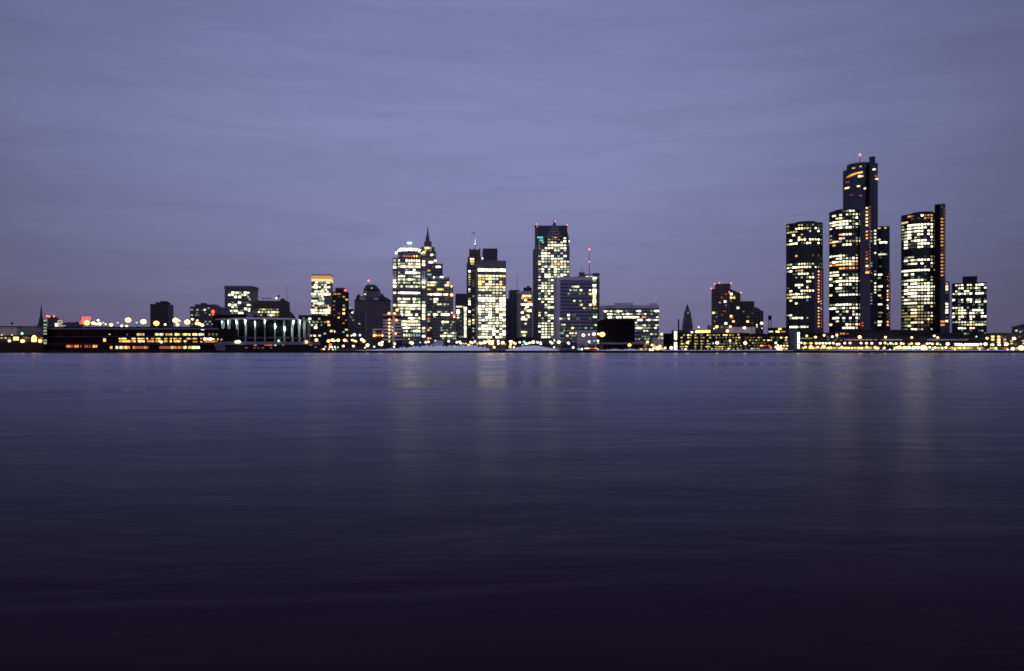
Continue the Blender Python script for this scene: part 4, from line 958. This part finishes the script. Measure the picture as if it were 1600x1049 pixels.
for x0, x1, c in ((455, 555, 'Yyyy'), (695, 735, 'Y'), (735, 805, 'Yyw'), (830, 880, 'yo'), (880, 920, 'yg'), (955, 1025, 'Yy'), (1055, 1160, 'YYy'), (1185, 1250, 'YW'), (1265, 1340, 'wgw'), (1395, 1420, 'n'), (1440, 1470, 'd'), (1490, 1520, 'd')): seg(x0, x1, 522.8, c, 3.2)
for x0, x1 in ((220, 320), (385, 440), (465, 555), (582, 600), (640, 680), (700, 780), (815, 855), (890, 915), (935, 990), (1010, 1040), (1110, 1170), (1190, 1250), (1290, 1315)): seg(x0, x1, 529.4, 'YYOy', 1.8, 2.6)
for x0, x1 in ((220, 370), (385, 440), (470, 560), (590, 680), (700, 765), (815, 860), (890, 915), (940, 1040), (1075, 1115)): seg(x0, x1, 533.4, 'OOYYo', 3.0, 2.8)
for x0, x1 in ((1190, 1250), (1290, 1315), (1340, 1520)): seg(x0, x1, 534.2, 'oOoo', 1.8, 2.8)
seg(1335, 1440, 530.0, 'W', 3.6, 3); seg(1440, 1480, 530.2, 'Y', 2.6); seg(1510, 1530, 530.3, 'Y', 2.6); seg(1555, 1580, 530.5, 'O', 2.2)
for x0, x1, c in ((100, 135, 'O'), (175, 210, 'w'), (228, 285, 'Wwy'), (292, 330, 'OY'), (330, 365, 'o'), (400, 610, 'nnon'), (750, 900, 'nno'), (900, 940, 'y'), (945, 1050, 'oon'), (1060, 1075, 'o'), (1130, 1180, 'yo'), (1180, 1240, 'ywY'), (1245, 1285, 'w')): seg(x0, x1, 543.2, c, 4.0, 3.4)
for x0, x1, c in ((700, 800, 'o'), (815, 860, 'n'), (890, 1010, 'o'), (1040, 1080, 'n'), (1150, 1240, 'n'), (1270, 1300, 'n'), (1350, 1470, 'O')): seg(x0, x1, 541.4, c, 3.8, 3.2, 60, 15.89)
b.win(163.6, 531.6, 'Y', 4, 5); b.win(171.5, 522.6, 'g', 2.4, 2); b.win(199, 523, 'd', 2, 2)
b.bulb(252.3, 534.6, 'W', 1.1); b.bulb(289.5, 543, 'W', 1.2)
b.win(317, 514.4, 'W', 5, 2.6)
b.done()
b = Bld('stair_tower', 'slim dark stair tower with a ladder of green lights by the convention hall', 68, 74, 762, 'stair tower', vp=100)
b.block('wall', 68, 73.4, 500, M_BLACK, 6)
for y in (501.5, 507.5, 512.3, 517, 521.8, 532.2, 536.4): b.win(70.8, y, 'g', 3.8, 2.6)
b.done()
b = Bld('office_block', 'dark square tower with three red lights on its roof', 74, 90, 900, 'office block', vp=300)
b.block('wall', 74.6, 88, 496.2, F_NAVY, 20); b.block('penthouse', 76, 87, 494.6, M_DARK, 8, ybot=496.4, dy=5, main=False)
for px, py in ((73.8, 494.2), (77.2, 494.8), (84.8, 494.4)): b.beacon(px, py, -1, 1.0)
b.done()
# rooftop sign cluster and red neon beyond the hall
b = Bld('rooftop_sign', 'white and pale green lit sign boxes with a yellow ring over the hall roof', 85, 105, 800, 'sign')
for x0, x1, y0, y1_, c in ((86.2, 90, 505.3, 510.3, 'W'), (86.8, 89.8, 511.6, 514, 'w'), (90.6, 93, 506, 510.4, 'g'), (93.2, 97, 507.4, 511, 'g'), (97.4, 100.8, 508, 510.4, 'g'), (102.4, 104.4, 508, 510.2, 'd')):
    b.part('sign_box', MB().box(X(x0, 800), X(x1, 800), 800, 801, Z(y1_, 800), Z(y0, 800)), gm(c))
rg = MB()
for i in range(16):
    a, e = 2 * math.pi * i / 16, 2 * math.pi * (i + 1) / 16
    rg.bar((X(94, 801) + 2.1 * math.cos(a), 801, Z(503.2, 801) + 1.35 * math.sin(a)), (X(94, 801) + 2.1 * math.cos(e), 801, Z(503.2, 801) + 1.35 * math.sin(e)), .22)
b.part('neon_ring', rg, glow('yellow_neon', (1, .85, .3), 1.2, False))
b.part('post', MB().box(X(88, 802), X(88.6, 802), 801.2, 801.8, Z(516, 801), Z(510, 801)), M_POLE)
b = Bld('neon_sign', 'glowing red neon sign in two staggered lines above the hall roof', 125, 143, 840, 'neon sign')
M_NEON = glow('red_neon', (1, .10, .06), 3.0, False)
for x0, x1, y0, y1_ in ((128.4, 142, 495.4, 500.6), (125.6, 134.4, 501.6, 506.8)):
    nb = MB(); n = int((x1 - x0) / 1.6)
    for i in range(n + 1):
        x = x0 + (x1 - x0) * i / n
        nb.bar((X(x, 840), 839.6, Z(y0, 840)), (X(x, 840), 839.6, Z(y1_, 840)), .16)
        if i < n: nb.bar((X(x, 840), 839.6, Z(y0 if i % 2 else y1_, 840)), (X(x0 + (x1 - x0) * (i + 1) / n, 840), 839.6, Z(y0 if i % 2 else y1_, 840)), .16)
    b.part('neon_tube', nb, M_NEON)
b.part('frame', MB().box(X(125, 841), X(143, 841), 840.2, 840.6, Z(508, 841), Z(507.2, 841)).box(X(127, 841), X(127.5, 841), 840.2, 840.6, GZ, Z(495, 841)).box(X(140, 841), X(140.5, 841), 840.2, 840.6, GZ, Z(495, 841)), M_POLE)

b = Bld('church', 'small dark church with a needle-thin steeple at the far end of the shore', 58, 70, 1000, 'church', vp=300)
Yc = 1000; b.part('nave', prof_block([(58, 545), (69.5, 545), (69.5, 507), (65.5, 502.6), (61, 504), (58, 508)], Yc, 24), F_BRICK)
b.part('steeple', MB().prism(sq(X(62.4, Yc - 2), Yc + 1, 2.3), Z(508, Yc), Z(498, Yc), sq(X(62.4, Yc - 2), Yc + 1, 1.7)).cyl(X(62.4, Yc - 2), Yc + 1, 1.8, Z(498, Yc), Z(473, Yc), .05, 8), M_COPPER)
b = Bld('warehouse', 'pale blank warehouse lit warm along its foot at the far end of the shore', -30, 28, 900, 'warehouse', vp=800)
b.block('wall', -60, 26.8, 511, M_TAN, 24); b.block('parapet', -61, 27.3, 509.6, plain('dim_granite', (.11, .10, .11), .85), 25, ybot=511.2, dy=-.4, main=False)
for x in (-20, 3, 19): b.bulb(x, 524.2, 'y', .8, dy=-3)
b.done()
b = Bld('warehouse', 'pale ribbed boxy warehouse with no windows next to the church', 37, 59, 880, 'warehouse', vp=300)
b.block('wall', 37.5, 58.2, 509.4, facade('ribbed_tan', (.24, .21, .19), (.2, .175, .16), 6, 3.4, .4, .3), 24)
b.done()
b = Bld('water_tank', 'small round dark tank on one thin post above the pale warehouse', 17, 21, 930, 'water tank')
b.part('tank', MB().ball(X(19.3, 930), 930, Z(505.4, 930), 1.5, sz=.8), M_BLACK); b.part('leg', MB().cyl(X(19.3, 930), 930, .2, GZ, Z(506, 930), n=6), M_POLE)
b = Bld('dock_building', 'low brown dock building with a lit strip of yellow windows at the water', -70, 68, 775, 'dock building', vp=800)
b.block('wall', -80, 67.5, 526.2, plain('brown_dock', (.10, .07, .055), .9), 30, dy=1.2)
b.block('roof', -80, 68, 524.2, M_BLACK, 31, ybot=526.2, dy=-.4, main=False)
b.block('lower_wall', -80, 67.5, 534.6, plain('dark_brown', (.035, .02, .016), .9), 1.6, dy=-.5, main=False)
b.pts(0, 490, 15.9, {610: "45y 145y 230d 710d 955n 1030n", 595: "600n 650n"}, 4, 2.6)
b.win(25.3, 529.2, 'Y', 8.4, 5.4); b.win(53.4, 531, 'Y', 7.6, 6.8)
for px, py, c, r in ((53.5, 527.3, 'O', 1.9), (14.9, 532.8, 'y', 1.2), (34.9, 533.1, 'Y', 1.4), (37, 533.2, 'Y', 1.1), (62.8, 533, 'Y', 1.5), (34.8, 521.4, 'g', 1.2)): b.bulb(px, py, c, r, dy=-1)
for x in (-10, -35, -55): b.win(x, 529, 'y', 4, 3)
b.done()
b = Bld('distant_roof', 'faint low grey rooftops beyond the convention hall', 98, 128, 1500, 'rooftops')
b.part('wall', prof_block([(97, 545), (131, 545), (130, 505.5), (121, 503), (113, 504.2), (108, 503.2), (98, 505)], 1500, 30), F_NAVY)

# ================================================================== the waterfront
w = tag(link('seawall', None, None, (0, SHORE, 0)), 'long low dark seawall along the whole far bank of the river', 'seawall')
part(w, 'wall', MB().box(-2500, 2500, SHORE, SHORE + 1.4, -1.0, GZ - .02), plain('wet_concrete', (.018, .017, .020), .9, .4, .3))
part(w, 'coping', MB().box(-2500, 2500, SHORE - .25, SHORE + 1.8, GZ - .02, GZ + .12), plain('dark_coping', (.05, .05, .058), .85, .4, .2))

def snow_bank(px0, px1, Y, dep, prof_, label, bump=.5, n=90):
    """An uneven bank of snow; prof_ gives the crest row of the photo along it."""
    rows_ = 9; vs = []
    r2 = random.Random(int(px0)); ph = [r2.uniform(0, 6) for _ in range(6)]
    for i in range(n + 1):
        px = px0 + (px1 - px0) * i / n
        for (xa, ya), (xb, yb) in zip(prof_, prof_[1:]):
            if xa <= px <= xb: crest = ya + (yb - ya) * (px - xa) / (xb - xa); break
        hz = max(0.02, Z(crest, Y + dep * .6) - GZ)
        for j in range(rows_ + 1):
            q = j / rows_
            y = Y + dep * q
            f = math.sin(min(1, q / .6) * math.pi / 2) ** .8 if q < .6 else math.cos((q - .6) / .4 * math.pi / 2)
            no = 1 + bump * .35 * (math.sin(px * .9 + ph[0] + j) + .7 * math.sin(px * 2.1 + ph[1] + j * 1.7) + .5 * math.sin(px * 4.3 + ph[2]))
            vs.append((X(px, y), y, GZ - .05 + hz * f * max(.25, no if bump > .3 else 1 + (no - 1) * .4)))
    m_ = rows_ + 1
    fs = [[i * m_ + j, (i + 1) * m_ + j, (i + 1) * m_ + j + 1, i * m_ + j + 1] for i in range(n) for j in range(rows_)]
    me = bpy.data.meshes.new('snow_bank'); me.from_pydata(vs, [], fs); me.materials.append(M_SNOW)
    me.polygons.foreach_set('use_smooth', [True] * len(me.polygons)); me.update()
    tag(link('snow_bank', me), label, 'snow bank')
snow_bank(548, 765, 734, 22, [(548, 548.2), (575, 547.2), (605, 545.6), (640, 543.0), (662, 541.4), (700, 541.6), (740, 541.0), (757, 543), (765, 546)], 'long lumpy snow bank rising towards the small block building', .7, 160)
snow_bank(790, 874, 736, 30, [(790, 546.6), (806, 543.2), (822, 540.6), (838, 540.2), (852, 542.6), (866, 545.4), (874, 547.6)], 'smooth rounded snow mound in front of the gabled tower', .2, 60)
snow_bank(926, 1012, 734, 10, [(926, 548), (950, 546.8), (960, 545.8), (972, 547), (984, 545.4), (1000, 547), (1012, 548)], 'low broken snow ridge below the black box auditorium', .9, 90)
snow_bank(1035, 1240, 733.5, 7, [(1035, 547.4), (1060, 547.0), (1090, 547.2), (1130, 547.4), (1195, 546.8), (1240, 547.6)], 'thin strip of snow before the open parking garage', .8, 160)
snow_bank(1246, 1660, 733.5, 9, [(1246, 548), (1300, 547.6), (1345, 546.8), (1390, 547.0), (1418, 545.2), (1430, 546.6), (1500, 547.2), (1560, 547.0), (1660, 547.4)], 'long strip of dirty snow below the dark podium', .8, 240)

b = Bld('pavilion', 'small snow-covered block building on top of the long snow bank', 673, 693, 752, 'pavilion', vp=683)
b.block('wall', 678, 692.5, 533.6, M_VPALE, 9); b.block('annex', 673, 678, 537.4, M_VPALE, 8, dy=.6, main=False)
b.block('roof', 677.6, 692.9, 532.8, M_SNOW, 9.6, ybot=533.6, dy=-.3, main=False)

# -- street lamps: pole and globe copied, each standing on the bank or a deck
POLE = MB().cyl(0, 0, .14, 0, 1, .09, 6).mesh('pole', M_POLE)
ARM = MB().bar((0, 0, 0), (0, -.9, .15), .07).mesh('bracket', M_POLE)
SECT = {}
def lamp(px, py, c, r, Y, sect, base=None, thick=1.0):
    z = Z(py, Y); zb = GZ if base is None else base
    root = link('street_lamp', None, None, (X(px, Y), Y, zb - .05))
    h = max(.8, z - zb)
    p = link('pole', POLE, root); p.scale = (thick, thick, h + .05)
    a = link('bracket', ARM, root, (0, 0, h - .1))
    o = link('lamp_head', ball_mesh(c), root, (0, -.9 - r * .2, h + .05)); o.scale = (r, r, r * .85)
    SECT.setdefault(sect, []).append((px, c, r, root))
    if r > 1.3 or (c in 'WYO' and rng.random() < .25):
        lg = bpy.data.lights.new('lamp_light', 'POINT'); lg.energy = 300 * r; lg.color = LAMP[c][0]; lg.shadow_soft_size = r
        link('lamp_light', lg, root, (0, -.9 - r * .2, h + .05 - r * .9 - .3 - r))
def lamps(ox, oy, sc, Y, sect, items, base=None):
    for t_ in items.split():
        f_ = t_.split(','); c = f_[2][0]; r = {'1': .78, '2': 1.12, '3': 1.65, '4': 2.7}[f_[2][1]]
        lamp(ox + float(f_[0]) / sc, oy + float(f_[1]) / sc, c, r, Y + rng.uniform(-3, 3), sect, base)
# the car deck on the convention hall
Yr = 792; DECK = Z(513.2, 770) - .3
lamps(0, 0, 1, Yr, 'on the convention hall roof deck', "137.2,504.6,O4 147.2,505.2,Y3 151.6,506.6,b2 154.4,500.8,w2 157,506.2,Y3 162.8,504.4,g1 166,507,w1 174.8,507.8,Y3 184.9,504.5,g1 191.3,509.3,W2 198.8,509.8,W2 201.5,500.4,Y4 "
      "214.4,504.4,g1 225.2,503,Y4 245.6,505.5,O4 259,507.4,w2 275.3,500.8,Y4 278.3,507.6,y3 281,501.6,O2 293.7,503.6,Y4 301.4,499.2,W2 308.5,505.6,Y3 312,506.2,Y3 317,508.3,W3 309.2,501.2,O2 317.2,513.6,w2", DECK)
# banks left of centre
lamps(490, 505, 13.333, 842, 'before the dark block and the old hotel', "65,355,Y3 315,375,Y3 400,357,Y3 440,370,y2 520,360,Y3 655,360,Y3 700,375,o1 810,355,y2 850,368,y2 885,382,y2 1010,345,W3 1050,378,O3 710,262,o2 795,262,w1 855,245,W3 970,252,w2")
lamps(490, 505, 13.333, 762, 'low along the bank below the old hotel', "625,480,W2 835,480,W2 1130,462,W3 1268,493,g2 1385,435,W3 1425,452,W2 1438,395,w2 1080,512,y1")
lamps(600, 515, 10, 766, 'on the long snow bank', "170,222,W2 162,270,w1 415,205,W2 440,212,W3 568,203,c1 657,200,W2 697,193,W2 805,180,w1 790,272,w2 1012,185,w2 1110,272,w1 1140,200,W2 1185,195,W2 1200,215,W2 1245,222,c1 1280,222,o1 1325,243,O2 1355,200,W2 1380,212,W2 1422,190,W2 1460,225,o1 1500,210,W2 1525,218,O2 1570,205,W3")
lamps(750, 520, 10, 770, 'from the bright slab to the gabled tower', "5,165,W2 75,150,W3 135,135,Y3 170,150,W3 200,135,Y2 190,172,O3 150,170,O2 285,135,W2 288,172,W2 355,158,W3 395,180,o1 470,138,W2 492,137,W2 477,185,W2 470,222,O2 530,160,W2 550,172,O2 "
      "222,228,W2 530,228,w1 620,152,w2 680,145,g1 695,138,g1 665,190,c1 715,172,W2 740,172,w1 775,160,W2 830,148,W3 898,152,w2 945,150,w1 948,175,w2 1100,145,W2 1125,165,W2 1158,112,g1 1162,128,g1 1230,148,Y3 1375,160,W2 1390,172,w1 1157,230,w1 1455,232,w2")
lamps(890, 500, 9.41, 792, 'around the pale blank low building', "200,225,W3 282,218,w1 355,210,W3 422,207,W2 478,215,O4 285,318,w2 289,340,g1 358,310,c1 415,308,w2 415,340,c1 50,407,W2 133,432,c1 177,432,w2")
lamps(890, 500, 9.41, 766, 'at the foot of the black box', "878,372,O3 1140,325,Y2 1210,370,Y2 1350,210,Y2 1180,450,W2 1215,452,W2 1290,415,Y3 1320,395,y2 1400,415,W2 1490,412,W3 1050,437,o1")
lamps(1050, 505, 16, 758, 'in front of the parking garage', "375,490,W2 400,465,O1 330,662,W2 1118,495,W3 660,105,w1 1020,505,c1")
lamps(1130, 505, 12.31, 758, 'by the ticket booth', "415,385,W3 1003,383,W2 1003,463,w2 1070,490,Y4 1075,525,Y2 1045,425,y1")
lamps(1050, 505, 16, 880, 'before the apartment towers', "1110,95,Y3 1045,140,w1 1375,200,Y3 1450,90,Y2")
lamps(1130, 505, 12.31, 870, 'by the blank violet block', "400,93,W3 732,5,W3 738,103,g1 640,35,y1 642,72,g1")
lamps(1230, 510, 11.43, 786, 'under the podium roof of the tall cylinder', "305,305,O2 510,305,W2 570,305,W2 627,305,W2 687,303,W2 748,303,W2 812,302,W2 880,322,W2 915,318,W2 1017,302,W2 1112,300,W2 1308,303,W2 1405,305,W2 1500,305,W2 420,305,O2 245,295,b1")
lamps(1230, 510, 11.43, 786, 'before the amber shopfronts', "318,372,Y2 412,370,Y3 535,375,Y2 640,365,Y3 765,378,Y1 965,375,Y2 1140,390,Y1 1320,390,Y2 1412,372,Y2 1560,375,Y2")
lamps(1230, 510, 11.43, 792, 'high above the podium roof', "340,172,O2 495,195,Y2 650,162,Y2 798,187,w2 876,162,Y2 1283,193,Y3")
lamps(1360, 505, 11.43, 786, 'under the podium roof of the brightest tower', "165,362,W2 250,357,W2 300,378,g1 352,362,W2 395,378,g1 448,367,W2 540,365,W2 580,370,W1 680,380,g1 723,367,O2 810,370,O2 850,370,W2 1000,370,W2 1045,362,W1 1092,372,W2 1182,370,W2 1240,385,g1 1365,372,W3")
lamps(1360, 505, 11.43, 783, 'before the shopfronts of the brightest tower', "75,437,W2 115,450,Y2 235,447,Y2 465,437,Y2 505,433,Y3 600,440,Y3 675,437,W3 765,437,W3 838,435,W3 930,437,Y4 965,507,Y3 1045,430,b1 1140,440,W2 1335,435,W2 335,515,y1 410,513,y1 1100,515,y1 1495,517,y1")
lamps(1360, 505, 11.43, 792, 'high before the brightest tower', "258,255,Y2 725,258,y2 1128,230,w2 1190,260,Y2")
lamps(1480, 505, 13.333, 785, 'before the low tan building', "685,440,W2 780,438,W3 813,317,Y2 1372,322,W3 1345,535,W3 1520,518,Y4 665,597,y1 835,585,o1 1010,605,g1 1240,607,w1 1070,452,W2 1215,440,W3 930,452,W2 593,283,g1")
lamps(0, 0, 1, 780, 'beyond the tan building', "1612,536,W3 1628,541,Y2")
ORD = "first second third fourth fifth sixth seventh eighth ninth tenth eleventh twelfth thirteenth fourteenth fifteenth sixteenth seventeenth eighteenth nineteenth twentieth".split()
def ordinal(n):
    return ORD[n] if n < 20 else 'twenty-' + ORD[n - 20] if n < 29 else 'thirtieth' if n == 29 else 'thirty-' + ORD[n - 30] if n < 39 else 'fortieth' if n == 39 else 'forty-' + ORD[n - 40]
CN = {'W': 'warm white', 'w': 'white', 'Y': 'amber', 'O': 'orange', 'o': 'dull orange', 'y': 'yellow', 'g': 'green tinted', 'c': 'teal', 'r': 'red', 'b': 'bluish white'}
for sect, items in SECT.items():
    seen = {}
    items.sort(key=lambda i: i[0])
    for px, c, r, root in items:
        size = 'small' if r < .9 else 'large' if r > 1.3 else ''
        seen.setdefault((size, c), []).append(root)
    for (size, c), roots in seen.items():
        for k, root in enumerate(roots):
            d = ' '.join(x for x in (size, CN[c]) if x)
            lab = f"the only {d} lamp {sect}" if len(roots) == 1 else f"{ordinal(k)} {d} lamp from the left {sect}"
            tag(root, lab, 'street lamp', 'street lamps ' + sect)

# -- red and white tram, moored boat, parked cars
def wheel_set(root, xs, y, r, z):
    for x in xs:
        mb = MB(); a = [2 * math.pi * i / 12 for i in range(12)]
        o0 = wpos(root)
        v = [(o0.x + x + r * math.cos(t), o0.y + yy, o0.z + z + r * math.sin(t)) for yy in (y - .12, y + .12) for t in a]
        mb.add(v, [list(range(12)), list(range(12, 24))[::-1]] + [[i, 12 + i, 12 + (i + 1) % 12, (i + 1) % 12] for i in range(12)])
        part(root, 'wheel', mb, M_BLACK)
Yt = 764
t_ = tag(link('tram', None, None, (X(923, Yt), Yt, GZ)), 'lit tram, white end and glowing red end, on the bank by the auditorium', 'tram')
x0, xm, x1 = X(912.8, Yt), X(921.5, Yt), X(934, Yt)
part(t_, 'body', MB().box(x0, x1, Yt - 1.2, Yt + 1.2, GZ + .5, GZ + 1.7).box(x0 + .1, x1 - .1, Yt - 1.15, Yt + 1.15, GZ + 2.5, GZ + 3.0), plain('tram_red', (.35, .03, .02), .5))
for i in range(9):
    xa = x0 + .2 + i * (x1 - x0 - .4) / 9
    c = 'W' if i < 3 else 'w' if i == 3 else 'r' if i < 7 else 'O'
    part(t_, 'window', MB().box(xa, xa + (x1 - x0 - .4) / 9 - .25, Yt - 1.22, Yt + 1.1, GZ + 1.7, GZ + 2.5), gm(c))
wheel_set(t_, [-5.5, -4.2, 4.2, 5.5], -1.0, .4, .4)
hl = link('headlight', ball_mesh('w'), t_, (x1 + .2 - X(923, Yt), -.9, 1.2)); hl.scale = (.45, .45, .45)

Yb = 726
t_ = tag(link('moored_boat', None, None, (X(514, Yb), Yb, 0)), 'small dark moored boat clustered with white, orange and red lights', 'boat')
xa, xb = X(501, Yb), X(527, Yb)
part(t_, 'hull', MB().prism([(xa + 1.2, Yb - 1.6), (xb - 2.5, Yb - 1.6), (xb - .6, Yb), (xb - 2.5, Yb + 1.6), (xa + 1.2, Yb + 1.6)], -.3, 1.1, [(xa, Yb - 2), (xb - 2, Yb - 2), (xb, Yb), (xb - 2, Yb + 2), (xa, Yb + 2)]), M_BLACK)
part(t_, 'cabin', MB().box(X(508, Yb), X(521, Yb), Yb - 1.4, Yb + 1.4, 1.1, 3.0).box(X(507.5, Yb), X(521.5, Yb), Yb - 1.6, Yb + 1.6, 3.0, 3.15), M_POLE)
part(t_, 'mast', MB().cyl(X(516.5, Yb), Yb, .09, 3.1, 6.0, n=6), M_POLE)
for px, py, c, r in ((516.3, 539.2, 'r', 1.5), (506.5, 545.8, 'W', .9), (509, 542, 'g', .8), (515.8, 542.5, 'W', 1.0), (519, 542.3, 'W', .9), (523.5, 542.5, 'w', .8), (528.3, 543, 'g', .8), (514, 547.4, 'Y', 1.4), (520, 546.7, 'W', 1.0), (524.5, 545.8, 'g', .7), (504, 546, 'r', .8)):
    o = link('deck_light', ball_mesh(c), t_, (X(px, Yb) - X(514, Yb), -.3, Z(py, Yb))); o.scale = (r * .8,) * 3

PAINT = [plain('car_paint_grey', (.12, .12, .13), .35), plain('car_paint_maroon', (.16, .03, .03), .35), plain('car_paint_dark', (.03, .035, .05), .35)]
def make_car(paint):
    root = link('parked_car', None)
    def P_(name, mb, mat): return link(name, mb.mesh(name, mat), root)
    P_('body', MB().prism([(-2.3, -.85), (2.3, -.85), (2.3, .85), (-2.3, .85)], .35, .95, [(-2.2, -.8), (2.2, -.8), (2.2, .8), (-2.2, .8)]), paint)
    P_('cabin', MB().prism([(-1.4, -.8), (1.2, -.8), (1.2, .8), (-1.4, .8)], .95, 1.45, [(-.95, -.62), (.7, -.62), (.7, .62), (-.95, .62)]), plain('car_glass', (.01, .01, .012), .1))
    for x in (-1.45, 1.45):
        for y in (-.8, .8):
            a = [2 * math.pi * i / 12 for i in range(12)]
            P_('wheel', MB().add([(x + .33 * math.cos(t), y + yy, .33 + .33 * math.sin(t)) for yy in (-.1, .1) for t in a], [list(range(12)), list(range(12, 24))[::-1]] + [[i, 12 + i, 12 + (i + 1) % 12, (i + 1) % 12] for i in range(12)]), M_BLACK)
    for y in (-.62, .62):
        h = link('headlight', ball_mesh('W'), root, (2.2, y, .7)); h.scale = (.16, .2, .14)
    return root
def copy_tree(o, parent=None):
    c = o.copy(); COL.objects.link(c); c.parent = parent
    for ch in list(o.children):
        copy_tree(ch, c)
    return c
protos = [make_car(p) for p in PAINT]; used = set()
WHERE = ["first grey car in the row of headlights at the garage foot", "maroon car with headlights on, at the start of the garage row", "dark car with headlights on, fourth along the garage foot from the stair tower",
         "second grey car, mid row of headlights at the garage foot", "maroon car with headlights on, fifth along the garage foot", "dark car with headlights on, near the tan booth", "grey car at the booth end of the row of headlights"]
for i, px in enumerate((1133.6, 1144.6, 1152, 1156.4, 1163.3, 1170.6, 1176.4)):
    k = (0, 1, 2, 0, 1, 2, 0)[i]
    o = protos[k] if k not in used else copy_tree(protos[k]); used.add(k)
    o.location = (X(px, 748), 748 + (i % 2) * 2.4, GZ); o.rotation_euler.z = R(-78 + 4 * (i % 3))
    tag(o, WHERE[i], 'car', 'cars with headlights on before the parking garage')

# -- bare winter trees along the bank
def tree_meshes(seed):
    r2 = random.Random(seed); tr, cw = MB(), MB()
    tr.cyl(0, 0, .22, 0, 3.2, .15, 6)
    tips = []
    for i in range(13):
        a = r2.uniform(0, 6.28); el = r2.uniform(.5, 1.25); L = r2.uniform(2.2, 4.2)
        z0 = r2.uniform(1.9, 3.3); q = (L * math.cos(el) * math.cos(a), L * math.cos(el) * math.sin(a), z0 + L * math.sin(el))
        tr.bar((0, 0, z0), q, .07, 4); tips.append((Vector((0, 0, z0)), Vector(q)))
    for p, q in tips:
        for _ in range(46):
            s = p.lerp(q, r2.uniform(.35, 1.08)); d = Vector((r2.gauss(0, 1), r2.gauss(0, 1), r2.gauss(.5, .9))).normalized()
            L = r2.uniform(.5, 1.3); wv = d.orthogonal().normalized() * .05; e = s + d * L
            k = len(cw.v); cw.v += [tuple(s - wv), tuple(s + wv), tuple(e)]; cw.f.append([k, k + 1, k + 2])
    return tr.mesh('trunk', plain('winter_bark', (.035, .028, .024), .9)), cw.mesh('crown', plain('winter_twigs', (.04, .032, .028), .9))
TM = [tree_meshes(s) for s in (3, 8, 21)]
TREES = {'below the old hotel': [549, 560, 568, 577, 588, 594], 'before the white banded parking block': [601, 606, 612, 622, 627, 634], 'on the long snow bank': [639, 647, 654, 660, 698, 704, 712, 722, 733],
         'before the bright slab': [746, 757, 771, 781, 793], 'behind the rounded snow mound': [803, 812, 824, 838, 849, 856], 'below the violet grey office': [867, 873, 880, 886, 893, 899, 907, 913, 921, 927]}
k = 0
for where, xs in TREES.items():
    for i, px in enumerate(xs):
        Y = 772 + rng.uniform(-6, 14); tm = TM[k % 3]; k += 1
        root = link('bare_tree', None, None, (X(px, Y), Y, GZ - .1))
        for nm, me in zip(('trunk', 'crown'), tm):
            link(nm, me, root)
        s = rng.uniform(.85, 1.35); root.scale = (s, s, s * rng.uniform(.9, 1.1)); root.rotation_euler.z = rng.uniform(0, 6.28)
        tag(root, f"{ordinal(i)} bare dark tree from the left {where}", 'tree', 'bare trees ' + where)
# lit orange tree beside the small pale building
root = tag(link('lit_tree', None, None, (X(576, 838), 838, GZ)), 'bushy tree glowing orange beside the small pale building', 'tree')
link('trunk', TM[0][0], root); o = link('crown', TM[1][1], root); o.scale = (1.2, 1.2, 1.25)
for h in (2.2, 5.2):
    lg = bpy.data.lights.new('tree_floodlight', 'POINT'); lg.energy = 2500; lg.color = (1, .45, .15); lg.shadow_soft_size = .4
    link('tree_floodlight', lg, None, (X(576, 838), 834.2, GZ + h))
